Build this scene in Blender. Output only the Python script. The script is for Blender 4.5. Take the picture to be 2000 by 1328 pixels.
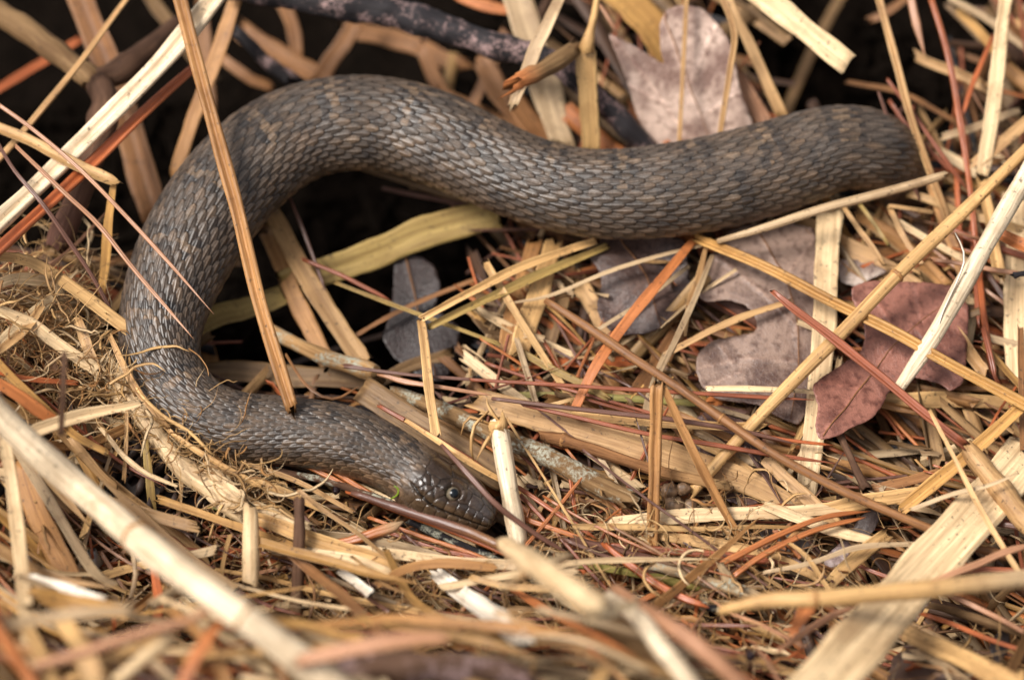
import bpy, math, random
import numpy as np
from mathutils import Vector
from mathutils.geometry import delaunay_2d_cdt

for o in list(bpy.data.objects): bpy.data.objects.remove(o, do_unlink=True)
S = bpy.context.scene
COL = S.collection
rng = np.random.default_rng(7)

# ------------------------------------------------------------------ camera
PITCH = math.radians(45.0); DIST = 1.30; LENS = 104.0
FPX = LENS / 36.0 * 2000.0
CAM = np.array([0.0, -DIST*math.cos(PITCH), DIST*math.sin(PITCH)])
RIGHT = np.array([1.0, 0, 0]); UPV = np.array([0, math.sin(PITCH), math.cos(PITCH)])
FWD = np.array([0, math.cos(PITCH), -math.sin(PITCH)])
cd = bpy.data.cameras.new('camera'); cam = bpy.data.objects.new('camera', cd); COL.objects.link(cam)
cam.location = CAM; cam.rotation_euler = (math.pi/2-PITCH, 0, 0)
cd.lens = LENS; cd.sensor_width = 36; cd.sensor_fit = 'HORIZONTAL'; cd.clip_start = 0.01; cd.clip_end = 100
cd.dof.use_dof = True; cd.dof.aperture_fstop = 3.3; cd.dof.focus_distance = 1.262
S.camera = cam
S.render.resolution_x, S.render.resolution_y = 1024, 679
# ------------------------------------------------------------------ sky, sun, exposure
SUN_EL, SUN_AZ = math.radians(56), math.radians(-118)     # azimuth measured from +Y towards +X
W = bpy.data.worlds.new('World'); S.world = W; W.use_nodes = True
nt = W.node_tree; bg = nt.nodes['Background']
sky = nt.nodes.new('ShaderNodeTexSky'); sky.sky_type = 'NISHITA'; sky.sun_disc = False
sky.sun_elevation = SUN_EL; sky.sun_rotation = SUN_AZ
sky.air_density = 0.7; sky.dust_density = 4.0; sky.ozone_density = 0.6
hs = nt.nodes.new('ShaderNodeHueSaturation'); hs.inputs['Saturation'].default_value = 0.30      # overcast: greyer than a clear sky
nt.links.new(sky.outputs[0], hs.inputs['Color']); nt.links.new(hs.outputs[0], bg.inputs[0]); bg.inputs[1].default_value = 0.065
sl = bpy.data.lights.new('sun', 'SUN'); sl.energy = 1.5; sl.angle = math.radians(18); sl.color = (1.0, 0.955, 0.90)
so = bpy.data.objects.new('sun', sl); COL.objects.link(so)
sd = Vector((math.sin(SUN_AZ)*math.cos(SUN_EL), math.cos(SUN_AZ)*math.cos(SUN_EL), math.sin(SUN_EL)))
so.rotation_euler = sd.to_track_quat('Z', 'Y').to_euler(); so.location = sd*2
S.view_settings.view_transform = 'Standard'; S.view_settings.look = 'None'
S.view_settings.gamma = 1.0; S.view_settings.exposure = 1.37
try: S.view_settings.use_curve_mapping = False
except Exception: pass

# ------------------------------------------------------------------ helpers
def sm(a, b, x):
    t = np.clip((np.asarray(x, float)-a)/(b-a), 0, 1); return t*t*(3-2*t)
def level(x, y):          # height of the top of the litter bed
    return (0.32*y + 0.050*sm(-0.165, -0.25, x)*sm(0.06, -0.03, y)
            + 0.105*sm(-0.118, -0.235, y)*(1-0.40*sm(0.0, 0.15, x)))
def soil_level(x, y):
    hollow = 0.085*np.exp(-(((x+0.08)/0.10)**2+((y-0.02)/0.07)**2)) + 0.11*sm(0.06, 0.12, y)*sm(0.02, -0.06, x) \
           + 0.09*np.exp(-(((x-0.15)/0.06)**2+((y-0.19)/0.07)**2))
    return level(x, y) - 0.042 - hollow
def ray(px, py):
    d = RIGHT*((px-1000)/FPX) - UPV*((py-664)/FPX) + FWD
    return d
def P(px, py, lz=0.0):    # photo pixel + millimetres above the litter bed -> world point
    d = ray(px, py); z = 0.0
    for _ in range(14):
        t = (z-CAM[2])/d[2]; p = CAM+d*t
        z = 0.5*z + 0.5*(float(level(p[0], p[1])) + lz*0.001)
    t = (z-CAM[2])/d[2]
    return CAM+d*t
def px2m(p): return float(np.dot(np.asarray(p)-CAM, FWD))/FPX
def C(r, g, b):
    f = lambda v: (v/255/12.92 if v/255 <= 0.04045 else ((v/255+0.055)/1.055)**2.4)
    return np.array([f(r), f(g), f(b)])
def tag(o, label=None, cat=None, group=None, kind=None):
    if label: o['label'] = label
    if cat: o['category'] = cat
    if group: o['group'] = group
    if kind: o['kind'] = kind
    return o

PAL = dict(pale=C(226,197,152), cream=C(236,216,182), straw=C(204,164,108), tan=C(184,146,98), gold=C(186,142,80),
           caramel=C(172,126,76), brown=C(140,98,60), dkbrown=C(92,66,48), olive=C(166,140,82), green=C(138,128,66),
           grey=C(182,156,120), orange=C(182,112,62), rust=C(178,98,54), red=C(146,82,54), pink=C(182,134,100),
           purple=C(108,74,60), black=C(38,34,36), white=C(238,228,208), dull=C(128,100,66), leafpink=C(208,180,162), wheat=C(212,178,126))

# ------------------------------------------------------------------ materials (all procedural)
def nodes(m):
    m.use_nodes = True; t = m.node_tree; return t, t.nodes['Principled BSDF'], t.nodes.new, t.links.new
def mix_rgb(new, link, a, b, fac, mode='MIX'):
    n = new('ShaderNodeMix'); n.data_type = 'RGBA'; n.blend_type = mode
    for s, v in ((0, fac), (6, a), (7, b)):
        if hasattr(v, 'is_linked') or hasattr(v, 'links'): link(v, n.inputs[s])
        else: n.inputs[s].default_value = v
    return n.outputs[2]
def ramp(new, link, fac, lo, hi, a=0.0, b=1.0):
    n = new('ShaderNodeMapRange'); link(fac, n.inputs[0]); n.clamp = True
    n.inputs[1].default_value = lo; n.inputs[2].default_value = hi; n.inputs[3].default_value = a; n.inputs[4].default_value = b
    return n.outputs[0]
def noise(new, link, vec, scale, detail=3, rough=0.55):
    n = new('ShaderNodeTexNoise'); n.inputs['Scale'].default_value = scale; n.inputs['Detail'].default_value = detail
    n.inputs['Roughness'].default_value = rough
    if vec is not None: link(vec, n.inputs['Vector'])
    return n.outputs['Fac']
def fibre_material(name, rough, spec, streak, spots, spotcol, bump, coat=0.0, lichen=None):
    m = bpy.data.materials.new(name); t, b, new, link = nodes(m)
    ti = new('ShaderNodeAttribute'); ti.attribute_name = 'tint'
    fa = new('ShaderNodeAttribute'); fa.attribute_name = 'fib'
    ge = new('ShaderNodeTexCoord'); pos = ge.outputs['Object']
    n1 = noise(new, link, fa.outputs['Vector'], 520, 4, 0.6); n2 = noise(new, link, fa.outputs['Vector'], 1700, 2, 0.6)
    n3 = noise(new, link, pos, 45, 4, 0.65); n4 = noise(new, link, pos, 420, 3, 0.6)
    dark = mix_rgb(new, link, ti.outputs['Color'], (0.50, 0.42, 0.36, 1), 1.0, 'MULTIPLY')
    lite = mix_rgb(new, link, ti.outputs['Color'], (1.28, 1.28, 1.30, 1), 1.0, 'MULTIPLY')
    c = mix_rgb(new, link, dark, lite, ramp(new, link, n1, 0.5-0.22/streak, 0.5+0.18/streak))
    c = mix_rgb(new, link, c, dark, ramp(new, link, n2, 0.52, 0.75, 0, 0.55*streak))
    c = mix_rgb(new, link, c, dark, ramp(new, link, n3, 0.50, 0.72, 0, 0.75))
    c = mix_rgb(new, link, c, (*spotcol, 1), ramp(new, link, n4, 0.72-0.12*spots, 0.80-0.10*spots, 0, 0.75))
    if lichen is not None:
        n5 = noise(new, link, pos, 95, 5, 0.7); n6 = noise(new, link, pos, 700, 2, 0.6)
        mm = new('ShaderNodeMath'); mm.operation = 'MULTIPLY'
        link(ramp(new, link, n5, 0.50, 0.60), mm.inputs[0]); link(ramp(new, link, n6, 0.35, 0.6), mm.inputs[1])
        c = mix_rgb(new, link, c, (*lichen, 1), mm.outputs[0])
    link(c, b.inputs['Base Color'])
    b.inputs['Roughness'].default_value = rough; b.inputs['Specular IOR Level'].default_value = spec
    b.inputs['Coat Weight'].default_value = coat; b.inputs['Coat Roughness'].default_value = 0.25
    ad = new('ShaderNodeMath'); ad.operation = 'ADD'; link(n1, ad.inputs[0]); link(n2, ad.inputs[1])
    bp = new('ShaderNodeBump'); bp.inputs['Strength'].default_value = bump; bp.inputs['Distance'].default_value = 0.0006
    link(ad.outputs[0], bp.inputs['Height']); link(bp.outputs[0], b.inputs['Normal'])
    return m
M = {}
M['straw'] = fibre_material('dry_straw', 0.52, 0.38, 0.95, 0.95, (0.06, 0.035, 0.02), 0.55)
M['needle'] = fibre_material('dry_needle', 0.38, 0.5, 0.7, 0.3, (0.05, 0.02, 0.02), 0.4, 0.15)
M['bark'] = fibre_material('weathered_bark', 0.75, 0.3, 1.0, 0.6, (0.02, 0.015, 0.015), 1.0)
M['lichen_bark'] = fibre_material('lichen_bark', 0.8, 0.25, 1.0, 0.3, (0.015, 0.015, 0.015), 1.0, 0, (0.40, 0.39, 0.30))
M['pink_bark'] = fibre_material('pink_lichen_bark', 0.7, 0.35, 1.0, 0.3, (0.01, 0.01, 0.012), 1.0, 0, (0.34, 0.22, 0.20))

m = bpy.data.materials.new('dead_leaf'); t, b, new, link = nodes(m)
ti = new('ShaderNodeAttribute'); ti.attribute_name = 'tint'; ge = new('ShaderNodeTexCoord')
n1 = noise(new, link, ge.outputs['Object'], 38, 5, 0.62); n2 = noise(new, link, ge.outputs['Object'], 260, 4, 0.6); n3 = noise(new, link, ge.outputs['Object'], 1500, 2, 0.6)
dk = mix_rgb(new, link, ti.outputs['Color'], (0.30, 0.23, 0.22, 1), 1.0, 'MULTIPLY')
c = mix_rgb(new, link, dk, ti.outputs['Color'], ramp(new, link, n1, 0.38, 0.56))
c = mix_rgb(new, link, c, dk, ramp(new, link, n2, 0.48, 0.68, 0, 0.9))
vo = new('ShaderNodeTexVoronoi'); vo.feature = 'DISTANCE_TO_EDGE'; vo.inputs['Scale'].default_value = 420; link(ge.outputs['Object'], vo.inputs['Vector'])
vein = ramp(new, link, vo.outputs['Distance'], 0.0, 0.10, 1, 0)
c = mix_rgb(new, link, c, mix_rgb(new, link, ti.outputs['Color'], (1.25, 1.2, 1.15, 1), 1.0, 'MULTIPLY'), ramp(new, link, vein, 0, 1, 0, .16))
c = mix_rgb(new, link, c, (0.03, 0.02, 0.02, 1), ramp(new, link, n2, 0.70, 0.76, 0, 0.8))
link(c, b.inputs['Base Color']); b.inputs['Roughness'].default_value = 0.40; b.inputs['Specular IOR Level'].default_value = 0.5
bp = new('ShaderNodeBump'); bp.inputs['Strength'].default_value = 0.5; bp.inputs['Distance'].default_value = 0.0005
ad = new('ShaderNodeMath'); ad.operation = 'ADD'; link(n2, ad.inputs[0]); link(n3, ad.inputs[1]); ad2 = new('ShaderNodeMath'); ad2.operation = 'ADD'; link(ad.outputs[0], ad2.inputs[0]); sv = new('ShaderNodeMath'); sv.operation = 'MULTIPLY'; sv.inputs[1].default_value = 0.30; link(vein, sv.inputs[0]); link(sv.outputs[0], ad2.inputs[1])
link(ad2.outputs[0], bp.inputs['Height']); link(bp.outputs[0], b.inputs['Normal'])
M['leaf'] = m

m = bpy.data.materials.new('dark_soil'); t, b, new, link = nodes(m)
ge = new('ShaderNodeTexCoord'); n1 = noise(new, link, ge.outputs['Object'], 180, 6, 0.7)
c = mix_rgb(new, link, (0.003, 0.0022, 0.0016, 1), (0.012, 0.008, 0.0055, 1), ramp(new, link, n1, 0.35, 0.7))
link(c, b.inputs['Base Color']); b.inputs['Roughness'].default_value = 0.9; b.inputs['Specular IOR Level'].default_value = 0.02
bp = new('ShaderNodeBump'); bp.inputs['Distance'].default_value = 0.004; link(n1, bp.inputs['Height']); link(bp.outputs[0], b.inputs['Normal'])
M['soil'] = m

m = bpy.data.materials.new('snake_skin'); t, b, new, link = nodes(m)
ti = new('ShaderNodeAttribute'); ti.attribute_name = 'tint'; gl = new('ShaderNodeAttribute'); gl.attribute_name = 'gloss'
ge = new('ShaderNodeTexCoord'); n1 = noise(new, link, ge.outputs['Object'], 900, 4, 0.65); n2 = noise(new, link, ge.outputs['Object'], 120, 3, 0.6)
c = mix_rgb(new, link, ti.outputs['Color'], mix_rgb(new, link, ti.outputs['Color'], (0.55, 0.5, 0.46, 1), 1.0, 'MULTIPLY'), ramp(new, link, n1, 0.40, 0.68))
c = mix_rgb(new, link, c, mix_rgb(new, link, c, (1.3, 1.22, 1.15, 1), 1.0, 'MULTIPLY'), ramp(new, link, n2, 0.45, 0.65, 0, 0.8))
link(c, b.inputs['Base Color'])
link(ramp(new, link, gl.outputs['Fac'], 0, 1, 0.46, 0.13), b.inputs['Roughness']); b.inputs['Specular IOR Level'].default_value = 0.5
bp = new('ShaderNodeBump'); bp.inputs['Strength'].default_value = 0.35; bp.inputs['Distance'].default_value = 0.0003; link(n1, bp.inputs['Height']); link(bp.outputs[0], b.inputs['Normal'])
M['snake'] = m

def plain(name, col, rough, spec=0.5, coat=0.0, metal=0.0, scale=400, var=0.5):
    m = bpy.data.materials.new(name); t, b, new, link = nodes(m)
    ge = new('ShaderNodeTexCoord'); n = noise(new, link, ge.outputs['Object'], scale, 3)
    c = mix_rgb(new, link, (*(np.array(col)*(1-var)), 1), (*col, 1), ramp(new, link, n, 0.35, 0.6))
    link(c, b.inputs['Base Color']); b.inputs['Roughness'].default_value = rough; b.inputs['Specular IOR Level'].default_value = spec
    b.inputs['Coat Weight'].default_value = coat; b.inputs['Coat Roughness'].default_value = 0.03; b.inputs['Metallic'].default_value = metal
    return m
M['iris'] = plain('snake_iris', (0.20, 0.16, 0.11), 0.25, 0.4, 0.3, scale=1500, var=0.4)
M['pupil'] = plain('snake_pupil', (0.004, 0.007, 0.010), 0.06, 0.35, 0.25, var=0.2)
M['cone'] = plain('pine_cone_scale', (0.055, 0.034, 0.026), 0.6, 0.35, 0.0, scale=300, var=0.6)
M['metal'] = plain('dull_grey_metal', (0.45, 0.44, 0.42), 0.42, 0.5, 0, 0.7, var=0.2)
M['moss'] = plain('green_shoot', (0.20, 0.30, 0.02), 0.4)
M['berry'] = plain('dark_berry', (0.025, 0.012, 0.014), 0.3, 0.5)
M['greenleaf'] = plain('green_leaf', (0.05, 0.11, 0.03), 0.45)

def make_mesh(name, V, F, mat, tint=None, fib=None, gloss=None, smooth=True, parent=None, origin=None, link=True):
    V = np.asarray(V, float)
    o_ = V.mean(0) if origin is None else np.asarray(origin, float)
    me = bpy.data.meshes.new(name)
    if isinstance(F, np.ndarray):
        n, k = F.shape
        me.vertices.add(len(V)); me.vertices.foreach_set('co', (V-o_).astype(np.float32).ravel())
        me.loops.add(n*k); me.loops.foreach_set('vertex_index', F.astype(np.int32).ravel())
        me.polygons.add(n); me.polygons.foreach_set('loop_start', np.arange(0, n*k, k, dtype=np.int32))
        me.polygons.foreach_set('loop_total', np.full(n, k, np.int32)); me.update(calc_edges=True)
    else:
        me.from_pydata([tuple(v) for v in (V-o_)], [], F)
    if tint is not None:
        a = me.attributes.new('tint', 'FLOAT_COLOR', 'POINT'); tt = np.ones((len(V), 4), np.float32); tt[:, :3] = tint
        a.data.foreach_set('color', tt.ravel())
    if fib is not None:
        a = me.attributes.new('fib', 'FLOAT_VECTOR', 'POINT'); a.data.foreach_set('vector', np.asarray(fib, np.float32).ravel())
    if gloss is not None:
        a = me.attributes.new('gloss', 'FLOAT', 'POINT'); a.data.foreach_set('value', np.asarray(gloss, np.float32))
    me.polygons.foreach_set('use_smooth', np.full(len(me.polygons), smooth)); me.materials.append(mat); me.update()
    ob = bpy.data.objects.new(name, me)
    if link: COL.objects.link(ob)
    if parent is not None:
        ob.parent = parent; ob.location = o_ - np.array(parent.location)
    else: ob.location = o_
    return ob

def resample(pts, n):
    p = np.asarray(pts, float)
    if len(p) == 2: t = np.linspace(0, 1, n)[:, None]; return p[0]*(1-t)+p[1]*t
    q = np.vstack([2*p[0]-p[1], p, 2*p[-1]-p[-2]])
    d = np.r_[0, np.cumsum(np.linalg.norm(np.diff(p[:, :3], axis=0), axis=1))]; s = np.linspace(0, d[-1], n)
    i = np.clip(np.searchsorted(d, s, 'right')-1, 0, len(p)-2); u = ((s-d[i])/np.maximum(d[i+1]-d[i], 1e-9))[:, None]
    a, b_, c_, e = q[i], q[i+1], q[i+2], q[i+3]
    return 0.5*((2*b_)+(c_-a)*u+(2*a-5*b_+4*c_-e)*u*u+(3*b_-a-3*c_+e)*u**3)

PROF = {}
def prof_blade(n, th, vee, ribs, seed=0):
    r = np.random.default_rng(seed); a = np.linspace(-1, 1, n)
    top = vee*np.abs(a) + ribs*np.where(np.arange(n) % 2 == 0, 1, -1)*r.uniform(0.4, 1, n)
    up = np.c_[a, top]; dn = np.c_[a[::-1]*0.97, top[::-1]-th]
    return np.vstack([up, dn])
def prof_round(n, flat=1.0, flute=0.0):
    t = np.linspace(0, 2*math.pi, n, endpoint=False); k = 1+flute*np.where(np.arange(n) % 2 == 0, 1, -1)
    return np.c_[np.cos(t)*k, np.sin(t)*k*flat]
PROF['flat'] = prof_blade(9, 0.10, 0.10, 0.035, 1); PROF['fold'] = prof_blade(9, 0.16, 0.55, 0.03, 2)
PROF['chan'] = np.array([(-1,.25),(-.75,.38),(-.45,.30),(-.18,-.10),(.0,-.16),(.2,.05),(.45,.42),(.75,.45),(1,.15),(.8,-.35),(.3,-.5),(-.3,-.5),(-.85,-.25)])
PROF['stalk'] = prof_round(14, 0.95, 0.025); PROF['needle'] = np.array([(-1,.1),(-.6,.55),(-.12,.62),(0,.4),(.12,.62),(.6,.55),(1,.1),(.55,-.5),(-.55,-.5)])
PROF['twig'] = prof_round(14, 1.0, 0.03); PROF['lowflat'] = np.array([(-1,.05),(-.4,.0),(.1,.14),(1,.02),(.9,-.16),(-.9,-.16)])
PROF['lowround'] = prof_round(6, 0.8); PROF['strip'] = np.array([(-1,0),(0,.18),(1,0),(0,-.12)])

N0 = np.array([0, -0.45, 0.89])
def sweep(pts, w, prof, r, roll=0.0, step=0.004, taper0=0, taper1=0, ragged=1.0, bumpy=0.0, nodes_=(), twist=0.0, wob=0.10, fold_end=False):
    """path points (m), half widths (m) -> verts, quads, caps, fibre coordinates"""
    p = np.asarray(pts, float); wv = np.atleast_1d(np.asarray(w, float)); wv = np.interp(np.linspace(0, 1, len(p)), np.linspace(0, 1, len(wv)), wv) if len(wv) > 1 else np.full(len(p), wv[0])
    L = np.linalg.norm(np.diff(p, axis=0), axis=1).sum(); n = int(np.clip(L/step, 5, 90))
    q = resample(np.c_[p, wv], n); c = q[:, :3].copy(); ww = q[:, 3].copy()
    u = np.linspace(0, 1, n)
    for k in (1, 2, 3, 5):
        c += (r.normal(0, wob*ww.mean()/k, 3)[None, :])*np.sin(u*k*math.pi*1.3+r.uniform(0, 6))[:, None]*(u*(1-u)*4)[:, None]**0.5
    T = np.gradient(c, axis=0); T /= np.linalg.norm(T, axis=1)[:, None]+1e-12
    A = np.cross(N0[None, :], T); A /= np.linalg.norm(A, axis=1)[:, None]+1e-9; Bn = np.cross(T, A)
    ph = np.radians(roll + twist*(u-0.5)); A2 = A*np.cos(ph)[:, None]+Bn*np.sin(ph)[:, None]; B2 = -A*np.sin(ph)[:, None]+Bn*np.cos(ph)[:, None]
    if taper0: ww *= np.clip(u/taper0, 0.06, 1)**0.7
    if taper1: ww *= np.clip((1-u)/taper1, 0.06, 1)**0.7
    for k in range(3): ww *= 1+0.035*np.sin(u*(7+9*k)*r.uniform(.6, 1.4)+r.uniform(0, 6))
    pr = PROF[prof]; m_ = len(pr)
    R = np.ones((n, m_))
    if bumpy: 
        nz = r.normal(0, 1, (n, m_)); nz = (nz+np.roll(nz, 1, 1)+np.roll(nz, -1, 1))/2; nz[1:-1] = (nz[1:-1]+nz[:-2]+nz[2:])/2
        R += bumpy*nz*0.5 + bumpy*np.sin(u*L*260+r.uniform(0, 6))[:, None]*0.6*np.sin(u*L*90)[:, None]
    for t0, amt in nodes_: R += amt*np.exp(-((u-t0)*L/(ww.mean()*0.45))**2)[:, None]
    V = c[:, None, :] + (A2[:, None, :]*pr[None, :, :1] + B2[:, None, :]*pr[None, :, 1:])*ww[:, None, None]*R[:, :, None]
    if prof in ('flat', 'fold', 'lowflat'):
        ed = np.abs(pr[:, 0]) > .95; nk = np.clip(r.normal(-.9, 1, (n, m_)), 0, 2)*.10
        V -= (A2[:, None, :]*np.sign(pr[None, :, :1]))*(nk*ed[None, :])[:, :, None]*np.minimum(ww, .0022)[:, None, None]
    if ragged:
        for e, s in ((0, 1), (n-1, -1)):
            V[e] += T[e]*(r.normal(0, 0.55, m_)+r.uniform(-.7, .7)*pr[:, 0])[:, None]*min(ww[e], .004)*ragged
    fib = np.stack([np.broadcast_to(pr[None, :, 0]*ww[:, None], (n, m_)), np.broadcast_to(pr[None, :, 1]*ww[:, None], (n, m_)),
                    np.broadcast_to((u*L*0.035)[:, None], (n, m_))], -1) + r.uniform(0, 5, 3)
    i = np.arange(n-1)[:, None]*m_; j = np.arange(m_)[None, :]; k = (j+1) % m_
    Q = np.stack([i+j, i+k, i+m_+k, i+m_+j], -1).reshape(-1, 4)
    return V.reshape(-1, 3), Q, [list(range(m_))[::-1], list(range((n-1)*m_, n*m_))], fib.reshape(-1, 3), n, m_, c, ww

seed_i = [100]
def piece(name, label, cat, colour, w, pts, prof='flat', mat='straw', group=None, parent=None, world=False, col2=None, **k):
    seed_i[0] += 1; r = np.random.default_rng(seed_i[0])
    pw = np.array(pts) if world else np.array([P(*q) for q in pts])
    sc = np.mean([px2m(q) for q in pw]); wv = np.asarray(w, float)*0.5*sc
    if 'roll' not in k: k['roll'] = r.uniform(-22, 22)
    V, Q, caps, fib, n, m_, c, ww = sweep(pw, wv, prof, r, **k)
    tint = np.broadcast_to(PAL[colour]*r.uniform(0.92, 1.06), (len(V), 3)).copy()
    if col2: 
        f = np.repeat(sm(0.55, 1.0, np.linspace(0, 1, n)), m_)[:, None]; tint = tint*(1-f)+PAL[col2]*f
    o = make_mesh(name, V, [list(map(int, q)) for q in Q]+caps, M[mat], tint, fib, parent=parent)
    if parent is None: tag(o, label, cat, group)
    for t0, amt in k.get('nodes_', ()):
        i_ = int(np.clip(round(t0*(n-1)), 1, n-2)); dr = c[i_+1]-c[i_-1]; dr /= np.linalg.norm(dr); hw_ = ww[i_]
        piece('joint', None, None, 'caramel', np.array([1.03, 1.12, 1.12, 1.03])*hw_*2*(1+amt*.6)/sc, [c[i_]+dr*hw_*a_ for a_ in (-.28, -.08, .08, .28)], 'stalk', mat, parent=o, world=True, step=.0008, wob=0, ragged=0, bumpy=.04)
    return o
def blade(label, colour, w, pts, **k): return piece('straw', label, 'straw', colour, w, pts, k.pop('prof', 'flat'), **k)
def stem(label, colour, w, pts, **k): return piece('straw', label, 'straw', colour, w, pts, k.pop('prof', 'chan'), **k)
def stalk(label, colour, w, pts, **k): return piece('dry_stalk', label, 'stalk', colour, w, pts, 'stalk', **k)
def needle(label, colour, w, pts, **k):
    k.setdefault('taper1', 0.12); return piece('pine_needle', label, 'pine needle', colour, w, pts, 'needle', 'needle', **k)
def twig(label, colour, w, pts, mat='bark', **k):
    k.setdefault('bumpy', 0.10); k.setdefault('step', 0.0025); return piece('twig', label, 'twig', colour, w, pts, 'twig', mat, **k)

# ------------------------------------------------------------------ the ground under the litter
gx = np.r_[np.linspace(-2.5, -0.4, 8), np.linspace(-0.35, 0.35, 120), np.linspace(0.4, 2.5, 8)]
gy = np.r_[np.linspace(-1.6, -0.4, 6), np.linspace(-0.36, 0.42, 120), np.linspace(0.5, 3.0, 8)]
X, Y = np.meshgrid(gx, gy); Z = soil_level(np.clip(X, -.35, .35), np.clip(Y, -.36, .42)) + 0.003*np.sin(X*170+3*np.sin(Y*90))*np.cos(Y*150)
gi = np.arange(len(gy)-1)[:, None]*len(gx)+np.arange(len(gx)-1)[None, :]
GF = np.stack([gi, gi+1, gi+1+len(gx), gi+len(gx)], -1).reshape(-1, 4)
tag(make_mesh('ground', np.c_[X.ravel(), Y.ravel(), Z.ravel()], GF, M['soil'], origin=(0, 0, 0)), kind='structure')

# ------------------------------------------------------------------ the snake
def build_snake():
    # centreline, tail end first: photo x, y, millimetres above the bed, half width in photo pixels
    cl = [(1640,560,-72,48),(1685,520,-70,52),(1725,475,-64,58),(1748,425,-50,66),(1750,375,-28,74),(1736,328,-4,79),(1700,297,15,82),(1645,291,21,84),(1590,303,21,88),(1500,332,20,92),(1400,358,20,93),
          (1300,375,20,92),(1200,382,20,89),(1110,374,20,86),(1020,348,20,85),(930,309,20,88),(852,273,21,92),(775,250,21,93),
          (692,243,22,94),(600,258,22,95),(522,298,22,97),(455,359,22,97),(400,430,21,96),(356,508,20,92),(324,592,19,84),
          (312,668,18,77),(330,742,17,72),(385,802,17,69),(455,832,17,68),(540,842,17,69),(622,852,18,70),(690,868,18,70),(745,892,18,66),(795,920,18,62)]
    head_end = (966, 1020, 10)
    pw = np.array([P(x, y, z) for x, y, z, _ in cl]); rad = np.array([h*px2m(p) for (_, _, _, h), p in zip(cl, pw)])
    he = P(*head_end)
    nb = 1700
    q = resample(np.c_[pw, rad], nb); c = q[:, :3]; r0 = q[:, 3]
    hv = he-c[-1]; LH = np.linalg.norm(hv); nh = 230
    th = np.linspace(0, 1, nh+1)[1:]; th = 1-(1-th)**1.25
    tang = (c[-1]-c[-4]); tang /= np.linalg.norm(tang)
    hc = c[-1]+hv[None, :]*th[:, None] + (tang[None, :]*LH*0.35 - hv[None, :]*0.35)*((th*(1-th)**2)[:, None])*1.3
    c = np.vstack([c, hc]); n = len(c); ishead = np.arange(n) >= nb; tt = np.r_[np.zeros(nb), th]
    for _ in range(3):
        s_ = c[nb-30:nb+25].copy(); s_[1:-1] = (s_[:-2]+s_[1:-1]*2+s_[2:])/4; c[nb-30:nb+25] = s_
    T = np.gradient(c, axis=0); T[:-1] = (c[1:]-c[:-1]); T[-1] = T[-2]
    for _ in range(6): T[1:-1] = (T[:-2]+T[1:-1]+T[2:])/3
    T /= np.linalg.norm(T, axis=1)[:, None]
    Lf = np.cross(np.array([0, 0, 1.0])[None, :], T); Lf /= np.linalg.norm(Lf, axis=1)[:, None]; Up = np.cross(T, Lf)
    # the head rolls over a little, its right side turned to the bed
    rl = -np.radians(np.r_[37*sm(nb-260, nb, np.arange(nb)), np.full(nh, 37.0)])[:, None]
    Lf, Up = Lf*np.cos(rl)+Up*np.sin(rl), Up*np.cos(rl)-Lf*np.sin(rl)
    # section sizes
    rn = r0[-1]
    hw = np.interp(tt, [0, .10, .22, .36, .5, .62, .74, .86, .94, 1], [rn, .0156, .0178, .0178, .0163, .0145, .0124, .0103, .0085, .0060])
    tp = np.interp(tt, [0, .12, .3, .5, .64, .76, .88, .95, 1], [rn*.95, .0128, .0122, .0120, .0116, .0098, .0076, .0058, .0034])
    bt = np.interp(tt, [0, .12, .3, .5, .7, .85, .95, 1], [rn*.92, .0140, .0138, .0122, .0102, .0082, .0062, .0034])
    def smooth1(a):
        b_ = a.copy()
        for _ in range(25): b_[nb-5:-1] = (b_[nb-6:-2]+b_[nb-5:-1]+b_[nb-4:])/3
        return b_
    hwA = np.where(ishead, hw, np.r_[r0, np.zeros(nh)]); tpA = np.where(ishead, tp, np.r_[r0, np.zeros(nh)]*.96); btA = np.where(ishead, bt, np.r_[r0, np.zeros(nh)]*.90)
    hwA, tpA, btA = smooth1(hwA), smooth1(tpA), smooth1(btA)
    ee = np.where(ishead, np.interp(tt, [0, .2, .6, 1], [1.0, .86, .80, .85]), 1.0)
    cap = np.where(ishead, np.sqrt(np.clip(1-np.clip((tt-.93)/.07, 0, 1)**2.2, 0, 1)), 1.0); cap[-1] = 0.02
    hwA, tpA, btA = hwA*cap, tpA*cap, btA*cap
    # angles around: dense on the back and flanks, coarse on the belly; 0 = dorsal line
    ang = np.r_[np.linspace(-135, 135, 320), np.linspace(138, 222, 26)]; K = len(ang); a = np.radians(ang)
    ca, sa = np.cos(a), np.sin(a)
    yy = np.sign(sa)[None, :]*np.abs(sa)[None, :]**ee[:, None]*hwA[:, None]
    zz = np.where(ca[None, :] >= 0, np.abs(ca)[None, :]**ee[:, None]*tpA[:, None], -np.abs(ca)[None, :]**ee[:, None]*btA[:, None])
    base = c[:, None, :] - Lf[:, None, :]*yy[:, :, None] + Up[:, None, :]*zz[:, :, None]
    nrm = -Lf[:, None, :]*(np.sign(sa)*np.abs(sa))[None, :, None]+Up[:, None, :]*ca[None, :, None]
    nrm = nrm/np.linalg.norm(nrm, axis=2)[:, :, None]
    snout = sm(.86, 1.0, tt)[:, None, None]*1.1; nrm = nrm + T[:, None, :]*snout; nrm /= np.linalg.norm(nrm, axis=2)[:, :, None]
    # ---- scale field.  phi counts scales from the head towards the tail, rho counts rows from the dorsal line
    ds = np.r_[0, np.linalg.norm(np.diff(c, axis=0), axis=1)]; rr = np.where(ishead, rn*.9, np.r_[r0, np.zeros(nh)])
    phi = np.cumsum((ds/(0.42*rr))[::-1])[::-1][:, None] + 0*a[None, :]
    pitch = 7.4
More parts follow.
